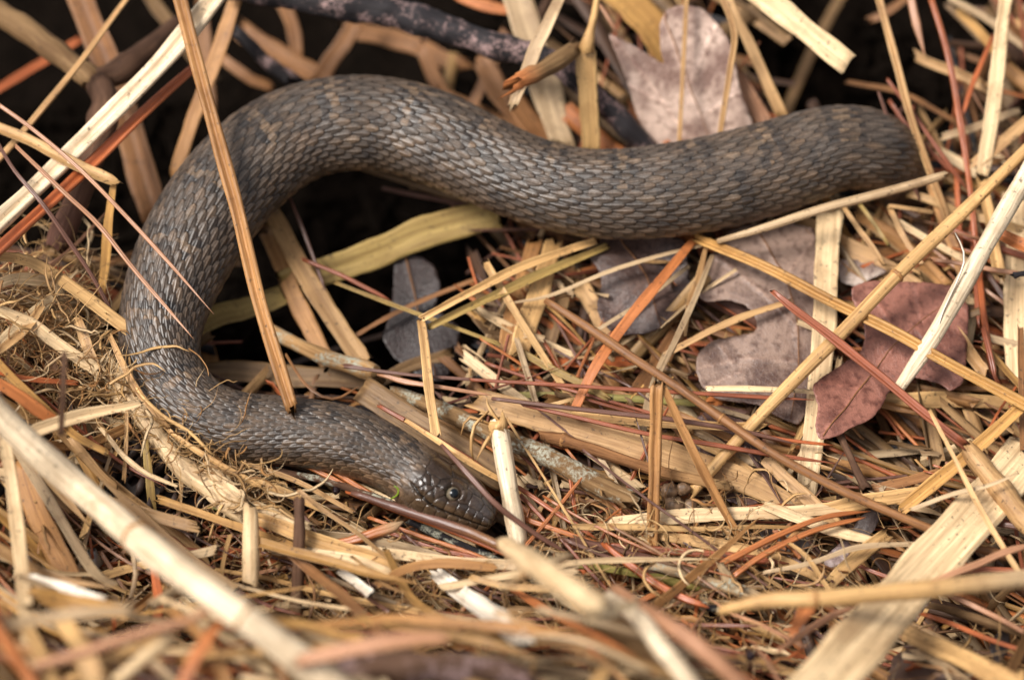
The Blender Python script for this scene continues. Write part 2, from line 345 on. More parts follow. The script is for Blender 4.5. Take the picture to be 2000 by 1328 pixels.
    fa = np.linspace(0, 180, 721); fr = np.r_[0, np.cumsum(np.diff(fa)/(pitch*(1+0.55*sm(75, 118, fa[1:]))))]
    a180 = np.where(ang > 180, ang-360, ang); rho = (np.sign(a180)*np.interp(np.abs(a180), fa, fr))[None, :] + 0*phi
    s_arc = np.cumsum(ds[::-1])[::-1]
    phi = phi + 0.05*np.sin(rho*1.7+phi*0.9); rho = rho + 0.06*np.sin(phi*2.1+rho*0.6)
    H = np.zeros_like(phi); I = np.zeros_like(phi); J = np.zeros_like(phi); EDG = np.zeros_like(phi); KEL = np.zeros_like(phi); ALO = np.zeros_like(phi)
    rj = np.round(rho)
    for dj in (-1, 0, 1):
        j = rj+dj; o = 0.5*(np.abs(j) % 2)
        for di in (0, 1):
            i = np.floor(phi-o)-di; al = phi-o-i; b_ = rho-j
            u = np.clip((al-0.40)/0.90, 0, 1); wdt = 0.76*np.sqrt(np.clip(1-u**2.3, 0, 1))
            inside = (np.abs(b_) < wdt) & (al < 1.30)
            e = np.clip((wdt-np.abs(b_))/0.16, 0, 1)
            kel = np.exp(-(b_/0.13)**2)*sm(0.15, 0.5, al)
            h = 0.04+0.74*(al/1.30)**1.3 - 0.10*(b_/0.8)**2 + 0.30*kel*(1-sm(1.0, 1.30, al)) - 0.16*(1-e)**2*sm(.3, .7, al)
            h = np.where(inside, np.maximum(h, 0.02), -1)
            win = h > H
            H = np.where(win, h, H); I = np.where(win, i, I); J = np.where(win, j, J); EDG = np.where(win, 1-e, EDG); KEL = np.where(win, kel, KEL); ALO = np.where(win, al, ALO)
    def hsh(i, j, k): 
        v = np.sin(i*127.1+j*311.7+k*74.7)*43758.5453; return v-np.floor(v)
    r1, r2 = hsh(I, J, 1), hsh(I, J, 2)
    absang = np.abs(np.where(ang > 180, ang-360, ang))[None, :]
    bandw = 1-sm(118, 132, absang)
    amp = 0.060*rr[:, None]*np.where(ishead[:, None], 1-sm(0.02, 0.16, tt)[:, None], 1.0)*bandw
    # ventral plates: broad shallow steps
    vent = (1-bandw)*0.02*rr[:, None]*((phi*1.0) % 1.0)*np.where(ishead, 0, 1)[:, None]
    disp = H*amp + vent
    # colour
    gb, wb = C(90,75,61), C(80,76,73); dk = C(24,24,27); tanc = C(132,108,82); under = C(112,88,64)
    col = gb[None, None]*(1-r1[..., None]*0.55)+wb[None, None]*(r1[..., None]*0.55); col = col*(0.58+0.72*r2[..., None])
    bs = 0.0335; sa_ = s_arc[:, None]+ (r1-.5)*0.004
    b0 = ((sa_/bs) % 1.0)-0.5; b1 = (((sa_/bs)+0.5) % 1.0)-0.5
    warp = np.where(ang > 180, ang-360, ang)[None, :]
    dors = (np.abs(warp) < 34+10*r2)
    dark = np.where(dors & (np.abs(b0) > 0.07) & (np.abs(b0) < 0.19), 0.78, 0)
    dark = np.maximum(dark, np.where((absang > 36) & (absang < 112) & (np.abs(b1) < 0.085+0.03*np.sin(absang*.08)), 0.62, 0))
    dark = np.maximum(dark, np.where(r2 > 0.93, 0.55, 0)); dark = dark*(0.50+0.25*r1)*sm(.10, 0, tt)[:, None]
    light = np.where(dors & (np.abs(b0) < 0.06) & (r1 > .55), 0.42, 0)+np.where(r1*r2 > 0.72, 0.35, 0)
    col = col*(1-dark[..., None])+dk*dark[..., None]; light = np.clip(light, 0, .6); col = col*(1-light[..., None])+tanc*light[..., None]
    low = sm(92, 122, absang)*0.75+0*phi; col = col*(1-low[..., None])+(under*(0.35+0.9*r2[..., None]))*low[..., None]
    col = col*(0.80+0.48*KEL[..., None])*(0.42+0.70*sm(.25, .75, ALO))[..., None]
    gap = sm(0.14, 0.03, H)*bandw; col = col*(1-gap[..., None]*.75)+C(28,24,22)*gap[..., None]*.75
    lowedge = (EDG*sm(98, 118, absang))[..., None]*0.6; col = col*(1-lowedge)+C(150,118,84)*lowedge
    gloss = np.full_like(phi, 0.28)
    # ---- head plates: nearest-seed cells in (along, around) space
    seeds = [(.47,0)]
    for sgn in (-1, 1):
        seeds += [(t_, sgn*q_) for t_, q_ in ((.28,.27),(.50,.46),(.69,.20),(.85,.18),(.905,.66),(.75,.66),(.63,.70),(.41,.62),(.40,.86),
                 (.30,.64),(.29,.90),(.26,.72),(.24,.95),(.15,.35),(.14,.65),(.12,.95),(.15,.10),
                 (.93,.94),(.845,.95),(.755,.96),(.665,.97),(.565,.98),(.455,.98),(.34,.96),(.22,.90),
                 (.93,1.24),(.84,1.24),(.74,1.24),(.63,1.24),(.52,1.24),(.41,1.24),(.29,1.24),(.17,1.14),(.85,1.6),(.65,1.6),(.45,1.6),(.25,1.6))]
    seeds.append((.985, .05))
    sd_ = np.array(seeds); hs = slice(nb, n)
    qq = (np.where(ang > 180, ang-360, ang)/90.0)[None, :]+0*tt[hs][:, None]; t2 = tt[hs][:, None]+0*qq
    d1 = np.full(qq.shape, 9.); d2 = d1.copy(); idx = np.zeros(qq.shape, int)
    for k, (ts, qs) in enumerate(sd_):
        wgt = 0.0028 if k == 0 else (0.0032 if abs(ts-.28) < .001 and abs(qs) < .4 else 0)
        d = np.sqrt(((t2-ts)*LH)**2+((qq-qs)*0.0175)**2)-wgt
        nw = d < d1; d2 = np.where(nw, d1, np.minimum(d2, d)); idx = np.where(nw, k, idx); d1 = np.where(nw, d, d1)
    f = d2-d1; groove = 1-sm(0.00005, 0.00055, f)
    on = sm(.08, .22, t2)*sm(.999, .97, t2)
    qm = np.interp(t2, [.08, .2, .4, .6, .8, 1], [.92, 1.00, 1.09, 1.08, 1.08, 1.08])
    mouth = np.exp(-((np.abs(qq)-qm)*0.0175/0.00042)**2)*sm(.10, .16, t2)
    hr = hsh(idx.astype(float), idx*2., 3)
    dh = on*(0.00042*np.sqrt(np.clip(f/0.004, 0, 1)) - 0.00034*groove + (hr-.5)*0.00014) - 0.0010*mouth
    lip = np.exp(-((np.abs(qq)-qm+.10)/.09)**2)*0.0006*sm(.15, .4, t2); dh += lip
    # brow ridge and eye socket
    ET, EQ = .515, .72
    de = np.sqrt(((t2-ET)*LH)**2+((np.abs(qq)-EQ)*0.0175)**2)
    dh += 0.0007*np.exp(-((de-.0044)/.0010)**2)*(np.abs(qq) < EQ+.05) - 0.0022*sm(.0036, .0022, de)
    disp[hs] += dh
    hb = C(60,48,39); hcol = hb[None, None]*(0.72+0.6*hr[..., None]); hcol = hcol*(1-groove[..., None]*.6*on[..., None])
    crown = np.exp(-((t2-.85)/.2)**2)[..., None]*(np.abs(qq) < .9)[..., None]*.45; hcol = hcol*(1-crown)+C(92,88,88)*crown
    lipc = (sm(.92, 1.02, np.abs(qq))*0.5)[..., None]; hcol = hcol*(1-lipc)+C(104,84,62)*(0.7+.5*hr[..., None])*lipc
    hcol = hcol*(1-mouth[..., None]*.95)
    bl = on[..., None]; col[hs] = col[hs]*(1-bl)+hcol*bl; gloss[hs] = gloss[hs]*(1-on)+.92*on
    V = base+nrm*disp[..., None]
    # vertical lie of the whole animal is kept by the bed; write the mesh
    i = np.arange(n-1)[:, None]*K; j = np.arange(K)[None, :]; k = (j+1) % K
    Q = np.stack([i+j, i+k, i+K+k, i+K+j], -1).reshape(-1, 4)
    root = bpy.data.objects.new('snake', None); COL.objects.link(root); root.location = c[nb//2]*[1, 1, 0]+np.array([0, 0, float(level(*c[nb//2][:2]))]); root.empty_display_size = 0.02
    tag(root, 'grey brown keeled water snake coiled on the straw with its head flat in the litter', 'snake')
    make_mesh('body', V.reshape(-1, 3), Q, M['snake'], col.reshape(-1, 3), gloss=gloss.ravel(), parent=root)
    # eyes
    ih = nb+int(np.argmin(np.abs(th-ET)))
    for sgn in (1, -1):
        ja = int(np.argmin(np.abs(ang-sgn*EQ*90))); pc = base[ih, ja]-nrm[ih, ja]*0.0014
        ax = nrm[ih, ja]*0.95+T[ih]*0.22+Up[ih]*0.10; ax /= np.linalg.norm(ax)
        e1 = np.cross(ax, Up[ih]); e1 /= np.linalg.norm(e1); e2 = np.cross(ax, e1)
        def capmesh(R, a0, a1, nr=14, ns=28, bulge=1.0):
            Vv, Fv = [], []
            for p_ in range(nr+1):
                tht = math.radians(a0+(a1-a0)*p_/nr)
                for q_ in range(ns):
                    f_ = 2*math.pi*q_/ns
                    Vv.append(pc+R*(ax*math.cos(tht)*bulge+(e1*math.cos(f_)+e2*math.sin(f_))*math.sin(tht)))
            for p_ in range(nr):
                for q_ in range(ns): Fv.append([p_*ns+q_, p_*ns+(q_+1) % ns, (p_+1)*ns+(q_+1) % ns, (p_+1)*ns+q_])
            return Vv, Fv
        Vv, Fv = capmesh(0.0029, 1, 120); ey = make_mesh('eye', Vv, Fv, M['iris'], parent=root)
        Vv, Fv = capmesh(0.00296, 0.5, 44); pu = make_mesh('pupil', Vv, Fv, M['pupil'])
        pu.parent = ey; pu.location = pu.location - root.location - ey.location
    return root
build_snake()

# ------------------------------------------------------------------ dead leaves
def leaf(label, outline, colour, lz, veins=(), dz=None, gx_=0.0, gy_=0.0, curl=0.0, group=None, petiole=None, sub=5.0, name='oak_leaf', mat='leaf', dark=None):
    """outline in photo pixels, lz(mm above the bed) at its centre, gx_/gy_ tilt in mm per 100 px"""
    seed_i[0] += 1; r = np.random.default_rng(seed_i[0])
    o = np.array(outline, float); o2 = []
    for a_, b_ in zip(o, np.roll(o, -1, 0)):
        k = max(2, int(np.linalg.norm(b_-a_)/4))
        for t_ in np.linspace(0, 1, k, endpoint=False): o2.append(a_*(1-t_)+b_*t_)
    o2 = np.array(o2)
    for _ in range(4): o2 = (np.roll(o2, 1, 0)+2*o2+np.roll(o2, -1, 0))/4
    o2 += r.normal(0, 0.5, o2.shape)
    lo, hi = o2.min(0), o2.max(0); g = [(x, y) for x in np.arange(lo[0], hi[0], sub) for y in np.arange(lo[1], hi[1], sub)]
    g = np.array(g)+r.uniform(-.8, .8, (len(g), 2))
    def inside(p):
        x, y = p[:, 0], p[:, 1]; ins = np.zeros(len(p), bool); mind = np.full(len(p), 1e9)
        for a_, b_ in zip(o2, np.roll(o2, -1, 0)):
            c_ = ((a_[1] > y) != (b_[1] > y)) & (x < (b_[0]-a_[0])*(y-a_[1])/(b_[1]-a_[1]+1e-12)+a_[0]); ins ^= c_
            mind = np.minimum(mind, np.hypot(x-a_[0], y-a_[1]))
        return ins & (mind > 2.5)
    g = g[inside(g)]
    pts = np.vstack([o2, g]); nb_ = len(o2)
    res = delaunay_2d_cdt([Vector(p) for p in pts], [(i, (i+1) % nb_) for i in range(nb_)], [list(range(nb_))], 1, 1e-6)
    v2 = np.array([tuple(v) for v in res[0]]); tri = [list(f) for f in res[2]]
    ctr = o2.mean(0); d = v2-ctr
    vd = np.full(len(v2), 1e9)
    for vn in veins:
        for a_, b_ in zip(vn[:-1], vn[1:]):
            a_, b_ = np.array(a_, float), np.array(b_, float); ab = b_-a_; t_ = np.clip(((v2-a_)@ab)/(ab@ab), 0, 1)
            vd = np.minimum(vd, np.linalg.norm(v2-a_-t_[:, None]*ab, axis=1))
    size = np.linalg.norm(hi-lo)
    z = lz + gx_*d[:, 0]/100 + gy_*d[:, 1]/100 + curl*(np.linalg.norm(d, axis=1)/size*2)**2
    for k in range(4):
        f_ = r.uniform(-1, 1, 2)*(2+2*k)/size*2; z += (2.2/(1+k))*np.sin(v2@f_+r.uniform(0, 6))
    z += 0.55*np.exp(-(vd/3.0)**2)
    V = np.array([P(x, y, zz) for (x, y), zz in zip(v2, z)])
    tint = np.broadcast_to(PAL[colour] if isinstance(colour, str) else colour, V.shape).copy()
    tint *= (1+0.45*np.exp(-(vd/2.2)**2))[:, None]
    nv = len(V); nz = np.array([0, -0.3, 0.95])*0.00035
    # bottom sheet and rim give the blade its thickness
    edge = {}
    for f_ in tri:
        for a_, b_ in zip(f_, f_[1:]+f_[:1]): edge[(a_, b_)] = edge.get((a_, b_), 0)+1
    rim = [(a_, b_) for (a_, b_) in edge if (b_, a_) not in edge]
    F = tri+[[c_+nv for c_ in f_[::-1]] for f_ in tri]+[[b_, a_, a_+nv, b_+nv] for a_, b_ in rim]
    ob = make_mesh(name, np.vstack([V, V-nz]), F, M[mat], np.vstack([tint, tint*.8]))
    tag(ob, label, 'leaf', group)
    if veins:
        vp = resample(np.array(veins[0], float), 12); k_ = [int(np.argmin(((v2-q)**2).sum(1))) for q in vp]
        piece('midrib', None, None, 'brown', [2.6, 2.4, 1.8, 1.0], np.array([V[i_] for i_ in k_])+[0, 0, .0003], 'lowround', 'bark', parent=ob, world=True, wob=0)
    if petiole: piece('leaf_stalk', None, None, 'dkbrown', 7, petiole, 'stalk', 'bark', parent=ob)
    return ob
leaf('large pinkish tan oak leaf standing upright behind the snake', [(1290,300),(1262,265),(1240,215),(1225,160),(1205,110),(1187,65),(1230,85),(1275,112),(1300,128),(1290,100),(1288,50),(1300,20),(1330,10),(1370,15),(1400,45),(1425,80),(1437,130),(1445,175),(1470,240),(1480,300),(1380,320)],
     'leafpink', 10, [((1290,15),(1335,140),(1400,310)),((1200,75),(1260,150),(1330,250),(1350,300)),((1225,165),(1300,205)),((1400,50),(1350,160)),((1440,180),(1370,230))], gy_=-14)
leaf('dark brown oak leaf under the snake body beside the orange bent straw', [(1180,440),(1260,440),(1340,470),(1348,560),(1330,600),(1310,630),(1270,650),(1220,655),(1190,645),(1170,620),(1165,595),(1175,560),(1170,530),(1150,500),(1145,470)],
     C(88,68,60), -2, [((1200,450),(1260,540),(1290,640)),((1262,545),(1190,620)),((1270,560),(1340,560)),((1230,495),(1160,500))])
leaf('broad grey brown lobed oak leaf lying below the snake body', [(1430,445),(1520,430),(1590,445),(1602,520),(1602,600),(1602,700),(1590,780),(1560,830),(1520,815),(1480,790),(1440,785),(1400,780),(1370,755),(1358,720),(1362,690),(1390,665),(1440,655),(1475,650),(1480,632),(1472,612),(1455,595),(1420,585),(1375,590),(1360,570),(1385,510),(1405,470)],
     C(142,117,102), 1, [((1480,450),(1540,560),(1560,680),(1545,820)),((1400,500),(1500,580),(1560,640)),((1365,720),(1450,700),(1560,705)),((1380,755),(1450,725)),((1400,665),(1430,710)),((1590,470),(1530,545))])
leaf('glossy red brown curled oak leaf with torn pointed lobe', [(1662,560),(1700,548),(1760,550),(1820,552),(1870,560),(1892,600),(1890,660),(1885,720),(1880,750),(1857,765),(1838,750),(1820,745),(1780,735),(1755,750),(1735,765),(1725,790),(1705,815),(1690,825),(1660,835),(1640,850),(1600,860),(1592,835),(1598,790),(1590,770),(1585,755),(1600,740),(1640,715),(1660,700),(1680,690),(1690,660),(1685,620),(1665,590)],
     C(148,98,82), 6, [((1605,850),(1680,760),(1760,660),(1880,570)),((1680,760),(1600,745)),((1700,735),(1730,780)),((1760,660),(1700,570)),((1790,640),(1870,740)),((1800,625),(1790,560))], gx_=-2, curl=4)
leaf('dark purple brown oak leaf below the crossing stalks', [(1400,790),(1460,800),(1480,830),(1490,900),(1525,925),(1512,960),(1470,988),(1420,980),(1400,930),(1370,890),(1345,850),(1360,815)],
     C(100,72,62), -3, [((1370,810),(1430,880),(1480,980)),((1430,880),(1480,860)),((1445,910),(1400,920))])
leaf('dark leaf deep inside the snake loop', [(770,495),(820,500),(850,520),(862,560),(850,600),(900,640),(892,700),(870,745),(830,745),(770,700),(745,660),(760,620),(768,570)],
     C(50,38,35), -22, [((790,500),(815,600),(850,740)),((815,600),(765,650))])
leaf('pale grey leaf scrap beside the vertical pale blade', [(1636,505),(1690,508),(1735,530),(1700,545),(1668,560),(1640,550)], C(182,164,150), -3)
leaf('folded grey leaf scrap on the litter below the dark stem', [(1655,1048),(1680,1010),(1712,982),(1722,1008),(1702,1042),(1680,1064)], C(98,86,80), 5)
leaf('small grey pink leaf scrap under a bent straw', [(1608,1090),(1650,1052),(1672,1066),(1642,1102),(1612,1112)], C(150,130,124), 4)
leaf('rolled dark leaf beside the broad pale blade', [(1730,1335),(1745,1280),(1790,1258),(1840,1268),(1885,1310),(1900,1345),(1810,1350)], C(92,74,66), 6, [((1740,1330),(1880,1320))], curl=-8)
leaf('black curled leaf edge under thin red needles', [(1930,1260),(1955,1225),(1975,1238),(1968,1275),(1945,1298)], C(54,48,46), 10)
leaf('dull brown leaf under the thin grey straws', [(1470,1010),(1530,1020),(1600,1050),(1560,1085),(1500,1075)], C(92,76,66), -4)

# ------------------------------------------------------------------ twigs and branches
twig('thick black branch with pink lichen behind the snake', 'black', [50,56,60,60,58,54,50,52,54,50,44,40], [(450,-25,40),(540,-12,38),(640,6,36),(740,22,34),(830,45,32),(930,78,30),(1020,105,28),(1085,122,26),(1125,150,22),(1165,190,14),(1215,240,4),(1270,295,-6)], mat='pink_bark', bumpy=.16)
twig('short grey twig with orange splintered tip crossing the black branch', 'dull', [36,36,35,32,30], [(1125,95,40),(1090,120,44),(1050,142,47),(1025,153,48),(1002,164,48)], col2='orange', ragged=3, bumpy=.08)
b1 = twig('forked grey branch at the edge of the dark hollow', 'dull', [46,48,48,46], [(-30,8,30),(50,58,28),(115,108,26),(185,160,25)])
piece('branch_fork', None, None, 'dkbrown', [44,50,30], [(185,160,25),(250,130,22),(345,45,10)], 'twig', 'bark', parent=b1, bumpy=.1, step=.0025)
piece('branch_fork', None, None, 'dkbrown', [50,56,52,46,44], [(190,158,25),(205,215,25),(185,300,23),(150,390,18),(110,485,8)], 'twig', 'bark', parent=b1, bumpy=.12, step=.0025, col2='purple')
twig('pale lichen covered stick under the snake loop, broken at its end', 'tan', [28,30,32,34], [(520,640,-6),(600,682,-6),(680,712,-5),(738,732,-3)], mat='lichen_bark')
twig('grey green lichen covered stick running towards the snout', 'dull', [26,32,36,40,42,42], [(765,765,-4),(880,812,3),(1000,862,9),(1100,908,12),(1170,945,13),(1240,978,13)], mat='lichen_bark', bumpy=.14)
twig('brown jointed cane beside the lichen covered stick', 'brown', [20,24,24,22,20], [(1060,852,5),(1110,862,8),(1200,892,9),(1300,925,9),(1420,950,7)], nodes_=((.12,.25),(.62,.25)), col2='tan')
twig('black leaf stem dropping from the glossy oak leaf', 'dkbrown', [16,14,16,22], [(1635,835,8),(1655,880,8),(1675,925,8),(1692,955,8)])
twig('upright brown stick out of focus in front of the snake', 'dkbrown', [20,24,26,24], [(585,975,36),(583,1060,30),(580,1160,16),(574,1250,2)], col2='dull')
twig('dark blurred log lying across the front of the litter', 'dkbrown', [40,56,58,56,50,30], [(600,1325,26),(700,1308,26),(800,1298,26),(900,1302,25),(985,1308,24),(1040,1330,20)], mat='pink_bark', bumpy=.18)
b2 = twig('small grey lichen twig with an upright spur', 'grey', [16,20,22,26,24], [(1270,1105,14),(1330,1122,15),(1390,1138,15),(1440,1152,15),(1490,1170,14)], mat='lichen_bark', bumpy=.2)
piece('twig_spur', None, None, 'grey', [14,20,26], [(1408,1102,22),(1420,1128,18),(1440,1154,14)], 'twig', 'lichen_bark', parent=b2, bumpy=.2, step=.002)
twig('olive green twig beside the lichen twig', 'green', [14,16,18,18,14], [(1110,1100,10),(1200,1112,11),(1280,1128,11),(1340,1142,11),(1385,1152,10)])
twig('thin bark twig dusted white lying under the chin', 'dkbrown', [10,14,15,16,15,13], [(490,902,8),(570,925,10),(640,940,12),(720,968,13),(800,1000,13),(890,1040,13)], mat='lichen_bark')
twig('dark lichen twig beneath the red needles under the chin', 'black', [14,18,20,20,18], [(800,1018,4),(870,1050,6),(930,1078,7),(990,1108,8),(1050,1145,8)], mat='lichen_bark')
twig('grey twig along the lower right litter', 'dull', [14,18,18,18], [(1815,1182,10),(1880,1198,11),(1950,1220,12),(2030,1245,12)])
twig('shiny dark twig with black bud sticking from the right edge', 'black', [12,12,10,14], [(2020,530,28),(2005,533,28),(1990,536,28),(1980,538,28)])
twig('charred twig end between the red stem and the amber stalk', 'black', [16,20,22], [(1375,1180,12),(1400,1188,13),(1425,1186,14)], mat='lichen_bark')
twig('dark purple twig with bluish bark under the needles', 'purple', [12,18,18,14,10], [(1118,1050,12),(1150,1062,13),(1220,1080,13),(1300,1100,12),(1380,1122,11)], col2='grey')
twig('dark root behind the left coil', 'black', [20,26,30], [(460,60,6),(510,110,-2),(575,160,-10)], mat='pink_bark')

# ------------------------------------------------------------------ straw, stalks and needles that can be picked out
stem('long caramel grooved straw leaning across the snake coil', 'caramel', [30,30,29,28,28], [(345,-30,78),(400,180,66),(455,385,52),(512,600,48),(572,800,37)], roll=10)
stem('broad cream straw leaning over the dark hollow', 'cream', [44,45,46,46,46], [(-70,500,32),(60,375,40),(180,258,48),(310,130,58),(460,-55,72)], roll=-15, wob=.1)
blade('caramel blade behind the grooved straw', 'caramel', [30,30,28,24], [(470,-30,30),(430,90,20),(388,200,8),(340,345,-8)])
blade('wide dark orange blade standing in the hollow', 'brown', [50,56,58,56], [(150,-30,6),(205,110,-4),(255,250,-14),(305,420,-26)], prof='fold')
stem('thin tan straw slanting over the forked branch', 'tan', [12,14,15,15], [(262,-20,46),(150,130,42),(60,240,38),(-20,330,34)])
stem('round red orange stem lying against the cream straw', 'rust', [18,24,26,26,26], [(385,128,44),(280,222,44),(180,315,42),(80,410,40),(-20,505,38)], mat='needle')
needle('purple brown needle ending beside the straw mound', 'purple', [8,9,10,10,9], [(-10,270,52),(27,332,50),(82,397,46),(130,465,40),(187,552,32),(245,664,20)], taper1=.02)
needle('reddish needle crossing the coil to its inner edge', 'pink', [9,10,11,10,8], [(30,285,54),(80,332,54),(132,382,53),(190,437,51),(250,512,50),(300,572,49),(378,662,48)], taper1=.2)
needle('slender pink needle tip lying across the left coil', 'pink', [8,9,9,9,8], [(-10,200,62),(60,250,61),(157,332,60),(262,440,56),(345,530,52),(418,614,49)], taper1=.3)
f2 = blade('yellow tan stem folded over beside the coil', 'straw', [22,25,26,24], [(-20,245,44),(60,280,45),(150,325,46),(224,358,47)], prof='fold')
piece('folded_end', None, None, 'gold', [14,20,22,16], [(222,358,46),(213,430,34),(207,500,22),(198,580,8)], 'flat', parent=f2)
for lab, colr, w_, pts in [  # blades in the hollow, mostly browned so its shade sits in their colour
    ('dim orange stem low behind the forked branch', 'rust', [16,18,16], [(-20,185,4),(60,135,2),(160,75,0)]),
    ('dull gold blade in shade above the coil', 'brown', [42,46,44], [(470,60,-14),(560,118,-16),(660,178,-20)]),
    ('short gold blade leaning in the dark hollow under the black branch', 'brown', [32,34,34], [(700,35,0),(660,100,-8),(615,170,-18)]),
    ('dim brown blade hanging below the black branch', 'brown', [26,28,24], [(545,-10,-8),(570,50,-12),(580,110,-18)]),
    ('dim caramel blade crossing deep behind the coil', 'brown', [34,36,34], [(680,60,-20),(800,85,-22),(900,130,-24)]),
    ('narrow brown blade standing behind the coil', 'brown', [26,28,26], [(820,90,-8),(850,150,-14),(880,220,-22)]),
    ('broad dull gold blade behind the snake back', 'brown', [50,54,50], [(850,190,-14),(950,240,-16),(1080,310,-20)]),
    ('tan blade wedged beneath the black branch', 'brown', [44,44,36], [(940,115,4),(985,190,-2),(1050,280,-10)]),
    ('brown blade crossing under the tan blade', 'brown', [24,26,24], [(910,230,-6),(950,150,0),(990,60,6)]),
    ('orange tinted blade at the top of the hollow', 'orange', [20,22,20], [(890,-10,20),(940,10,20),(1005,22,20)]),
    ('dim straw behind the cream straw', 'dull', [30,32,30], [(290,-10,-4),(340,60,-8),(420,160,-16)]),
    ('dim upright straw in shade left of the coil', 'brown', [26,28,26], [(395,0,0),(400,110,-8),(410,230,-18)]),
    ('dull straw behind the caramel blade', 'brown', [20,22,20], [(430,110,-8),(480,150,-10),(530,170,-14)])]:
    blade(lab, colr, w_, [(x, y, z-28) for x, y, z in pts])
# behind the snake, top centre and right
w1 = stem('square golden sheath standing behind the snake with a thin neck', 'straw', [36,38,40,38], [(1153,300,2),(1150,220,18),(1147,150,32),(1145,98,42)], roll=0, ragged=.3, prof='flat')
piece('stem_neck', None, None, 'straw', [36,24,15,14,15], [(1145,97,42.5),(1150,78,46),(1155,55,50),(1163,20,56),(1170,-20,62)], 'stalk', parent=w1, roll=0)
blade('broad grey papery blade out of focus behind the black branch', 'grey', [54,58,60,44], [(1000,-30,12),(1030,60,6),(1065,170,-4),(1100,285,-14)])
blade('grey tan blade crossing in front of the papery blade', 'grey', [24,26,28,20], [(1098,-15,56),(1065,55,54),(1035,125,50),(1002,208,44)])
blade('brown blade tip behind the snake back', 'brown', [44,50,46], [(1000,190,-6),(1040,245,-12),(1085,300,-18)])
blade('large golden blade behind the upright oak leaf', 'gold', [60,74,76,60], [(1170,-40,14),(1230,10,8),(1290,75,0),(1330,140,-10)])
blade('tan blade under the golden blade', 'caramel', [30,34,30], [(1250,40,-4),(1280,100,-8),(1300,170,-12)])
stem('thin straw standing before the upright oak leaf', 'tan', [9,9,9], [(1342,-20,44),(1335,120,28),(1327,285,10)])
stem('thin forked straw bending before the upright oak leaf', 'tan', [12,14,12,10], [(1405,-15,46),(1434,62,40),(1424,150,28),(1404,275,10)])
blade('tan stem leaning to the snake back right of the oak leaf', 'tan', [16,20,22,22], [(1420,-10,30),(1455,70,22),(1490,145,14),(1530,230,4)])
needle('pink needle stub beside the upright oak leaf', 'pink', [7,8,8], [(1170,8,38),(1188,36,36),(1208,68,33)])
blade('pinkish orange leaf strip behind the snake', 'pink', [20,32,26], [(1430,130,4),(1460,185,-2),(1500,250,-8)])
blade('pale straw blade with a square cut end over the dark hollow', 'pale', [44,46,46,44], [(1440,-40,54),(1510,10,50),(1590,72,46),(1656,126,42)], ragged=.15, wob=.03)
stem('thin tan straw crossing the needles right of the tail', 'tan', [15,16,16,15,14], [(1712,-20,40),(1750,120,32),(1776,220,24),(1812,325,14),(1855,440,2)])
needle('short red needle hanging at the top', 'pink', [16,17,15,12], [(1776,-15,36),(1788,35,33),(1798,75,30),(1806,108,28)], taper1=.4)
needle('long red needle pair bending down beside the tail', 'rust', [13,14,14,13,11], [(1816,-10,30),(1850,100,24),(1872,220,18),(1890,340,12),(1912,530,4)])
needle('thin red needle forking from the long pair', 'rust', [9,11,11], [(1940,70,16),(1902,160,16),(1878,232,15)])
needle('purple needle touching the snake tail', 'purple', [8,10,10,9], [(1716,180,36),(1742,255,26),(1772,335,14),(1800,400,2)])
needle('red needle slanting past the tail', 'red', [8,9,10,10], [(1733,156,22),(1785,225,17),(1838,300,12),(1890,372,6)])
needle('dull red needle under the slanting needle', 'red', [8,9,9], [(1736,196,12),(1785,262,8),(1868,345,2)])
blade('upright pale blade near the right edge', 'pale', [26,30,31,28], [(1968,-25,44),(1950,110,34),(1934,230,24),(1918,345,12)])
for lab, colr, w_, pts in [
    ('dim brown straw crossing the dark hollow', 'brown', [12,14,12], [(1655,160,-6),(1760,182,-8),(1870,240,-10)]),
    ('dim grey stem at the top right corner', 'grey', [14,16,14], [(1850,-5,10),(1930,40,6),(2010,100,2)]),
    ('gold stem behind the red needles', 'gold', [18,20,18], [(1870,20,0),(1915,65,-2),(1960,120,-6)]),
    ('grey straw low right of the tail', 'grey', [14,15,14], [(1840,268,4),(1900,250,6),(1990,215,10)]),
    ('tan straw meeting the upright pale blade', 'tan', [22,26,24], [(2015,230,20),(1960,275,18),(1905,320,14)]),
    ('brown straw end low in the right hollow', 'brown', [16,18,14], [(1700,40,-22),(1740,20,-20),(1790,-20,-18)])]:
    blade(lab, colr, w_, pts)

# right hand side
stalk('long smooth orange tan stalk with one joint crossing the oak leaves', 'straw', [25,26,27,28,26,22], [(2030,268,44),(1900,395,38),(1768,522,32),(1650,645,26),(1560,735,20),(1475,822,15),(1350,962,5)], nodes_=((.40,.10),), wob=.05)
p1 = stalk('thick pale peeled stalk with a curl of loose fibre', 'cream', [38,37,36,33,24], [(2030,300,50),(1948,440,42),(1885,552,36),(1825,655,30),(1755,760,21)], wob=.05)
piece('loose_fibre', None, None, 'white', [3,5,5,5,4], [(1866,455,48),(1880,485,47),(1883,512,45),(1868,552,41),(1842,608,37),(1830,648,33)], 'strip', parent=p1)
stem('greyish straw lying along the lower edge of the tail end', 'grey', [16,18,18,18,16,12], [(1846,342,36),(1780,362,34),(1690,386,32),(1600,410,30),(1490,446,26),(1400,472,18)], prof='stalk')
f3 = stem('golden brown straw bent sharply under the snake belly', 'gold', [18,22,22,22,24,24], [(1355,463,8),(1420,490,16),(1500,525,20),(1620,588,24),(1750,650,28),(1850,708,30),(2030,805,30)])
piece('folded_end', 'orange folded back end', None, 'orange', [14,22,22,21,18], [(1360,462,8),(1292,545,14),(1222,632,15),(1162,718,14),(1122,800,6)], 'flat', parent=f3)
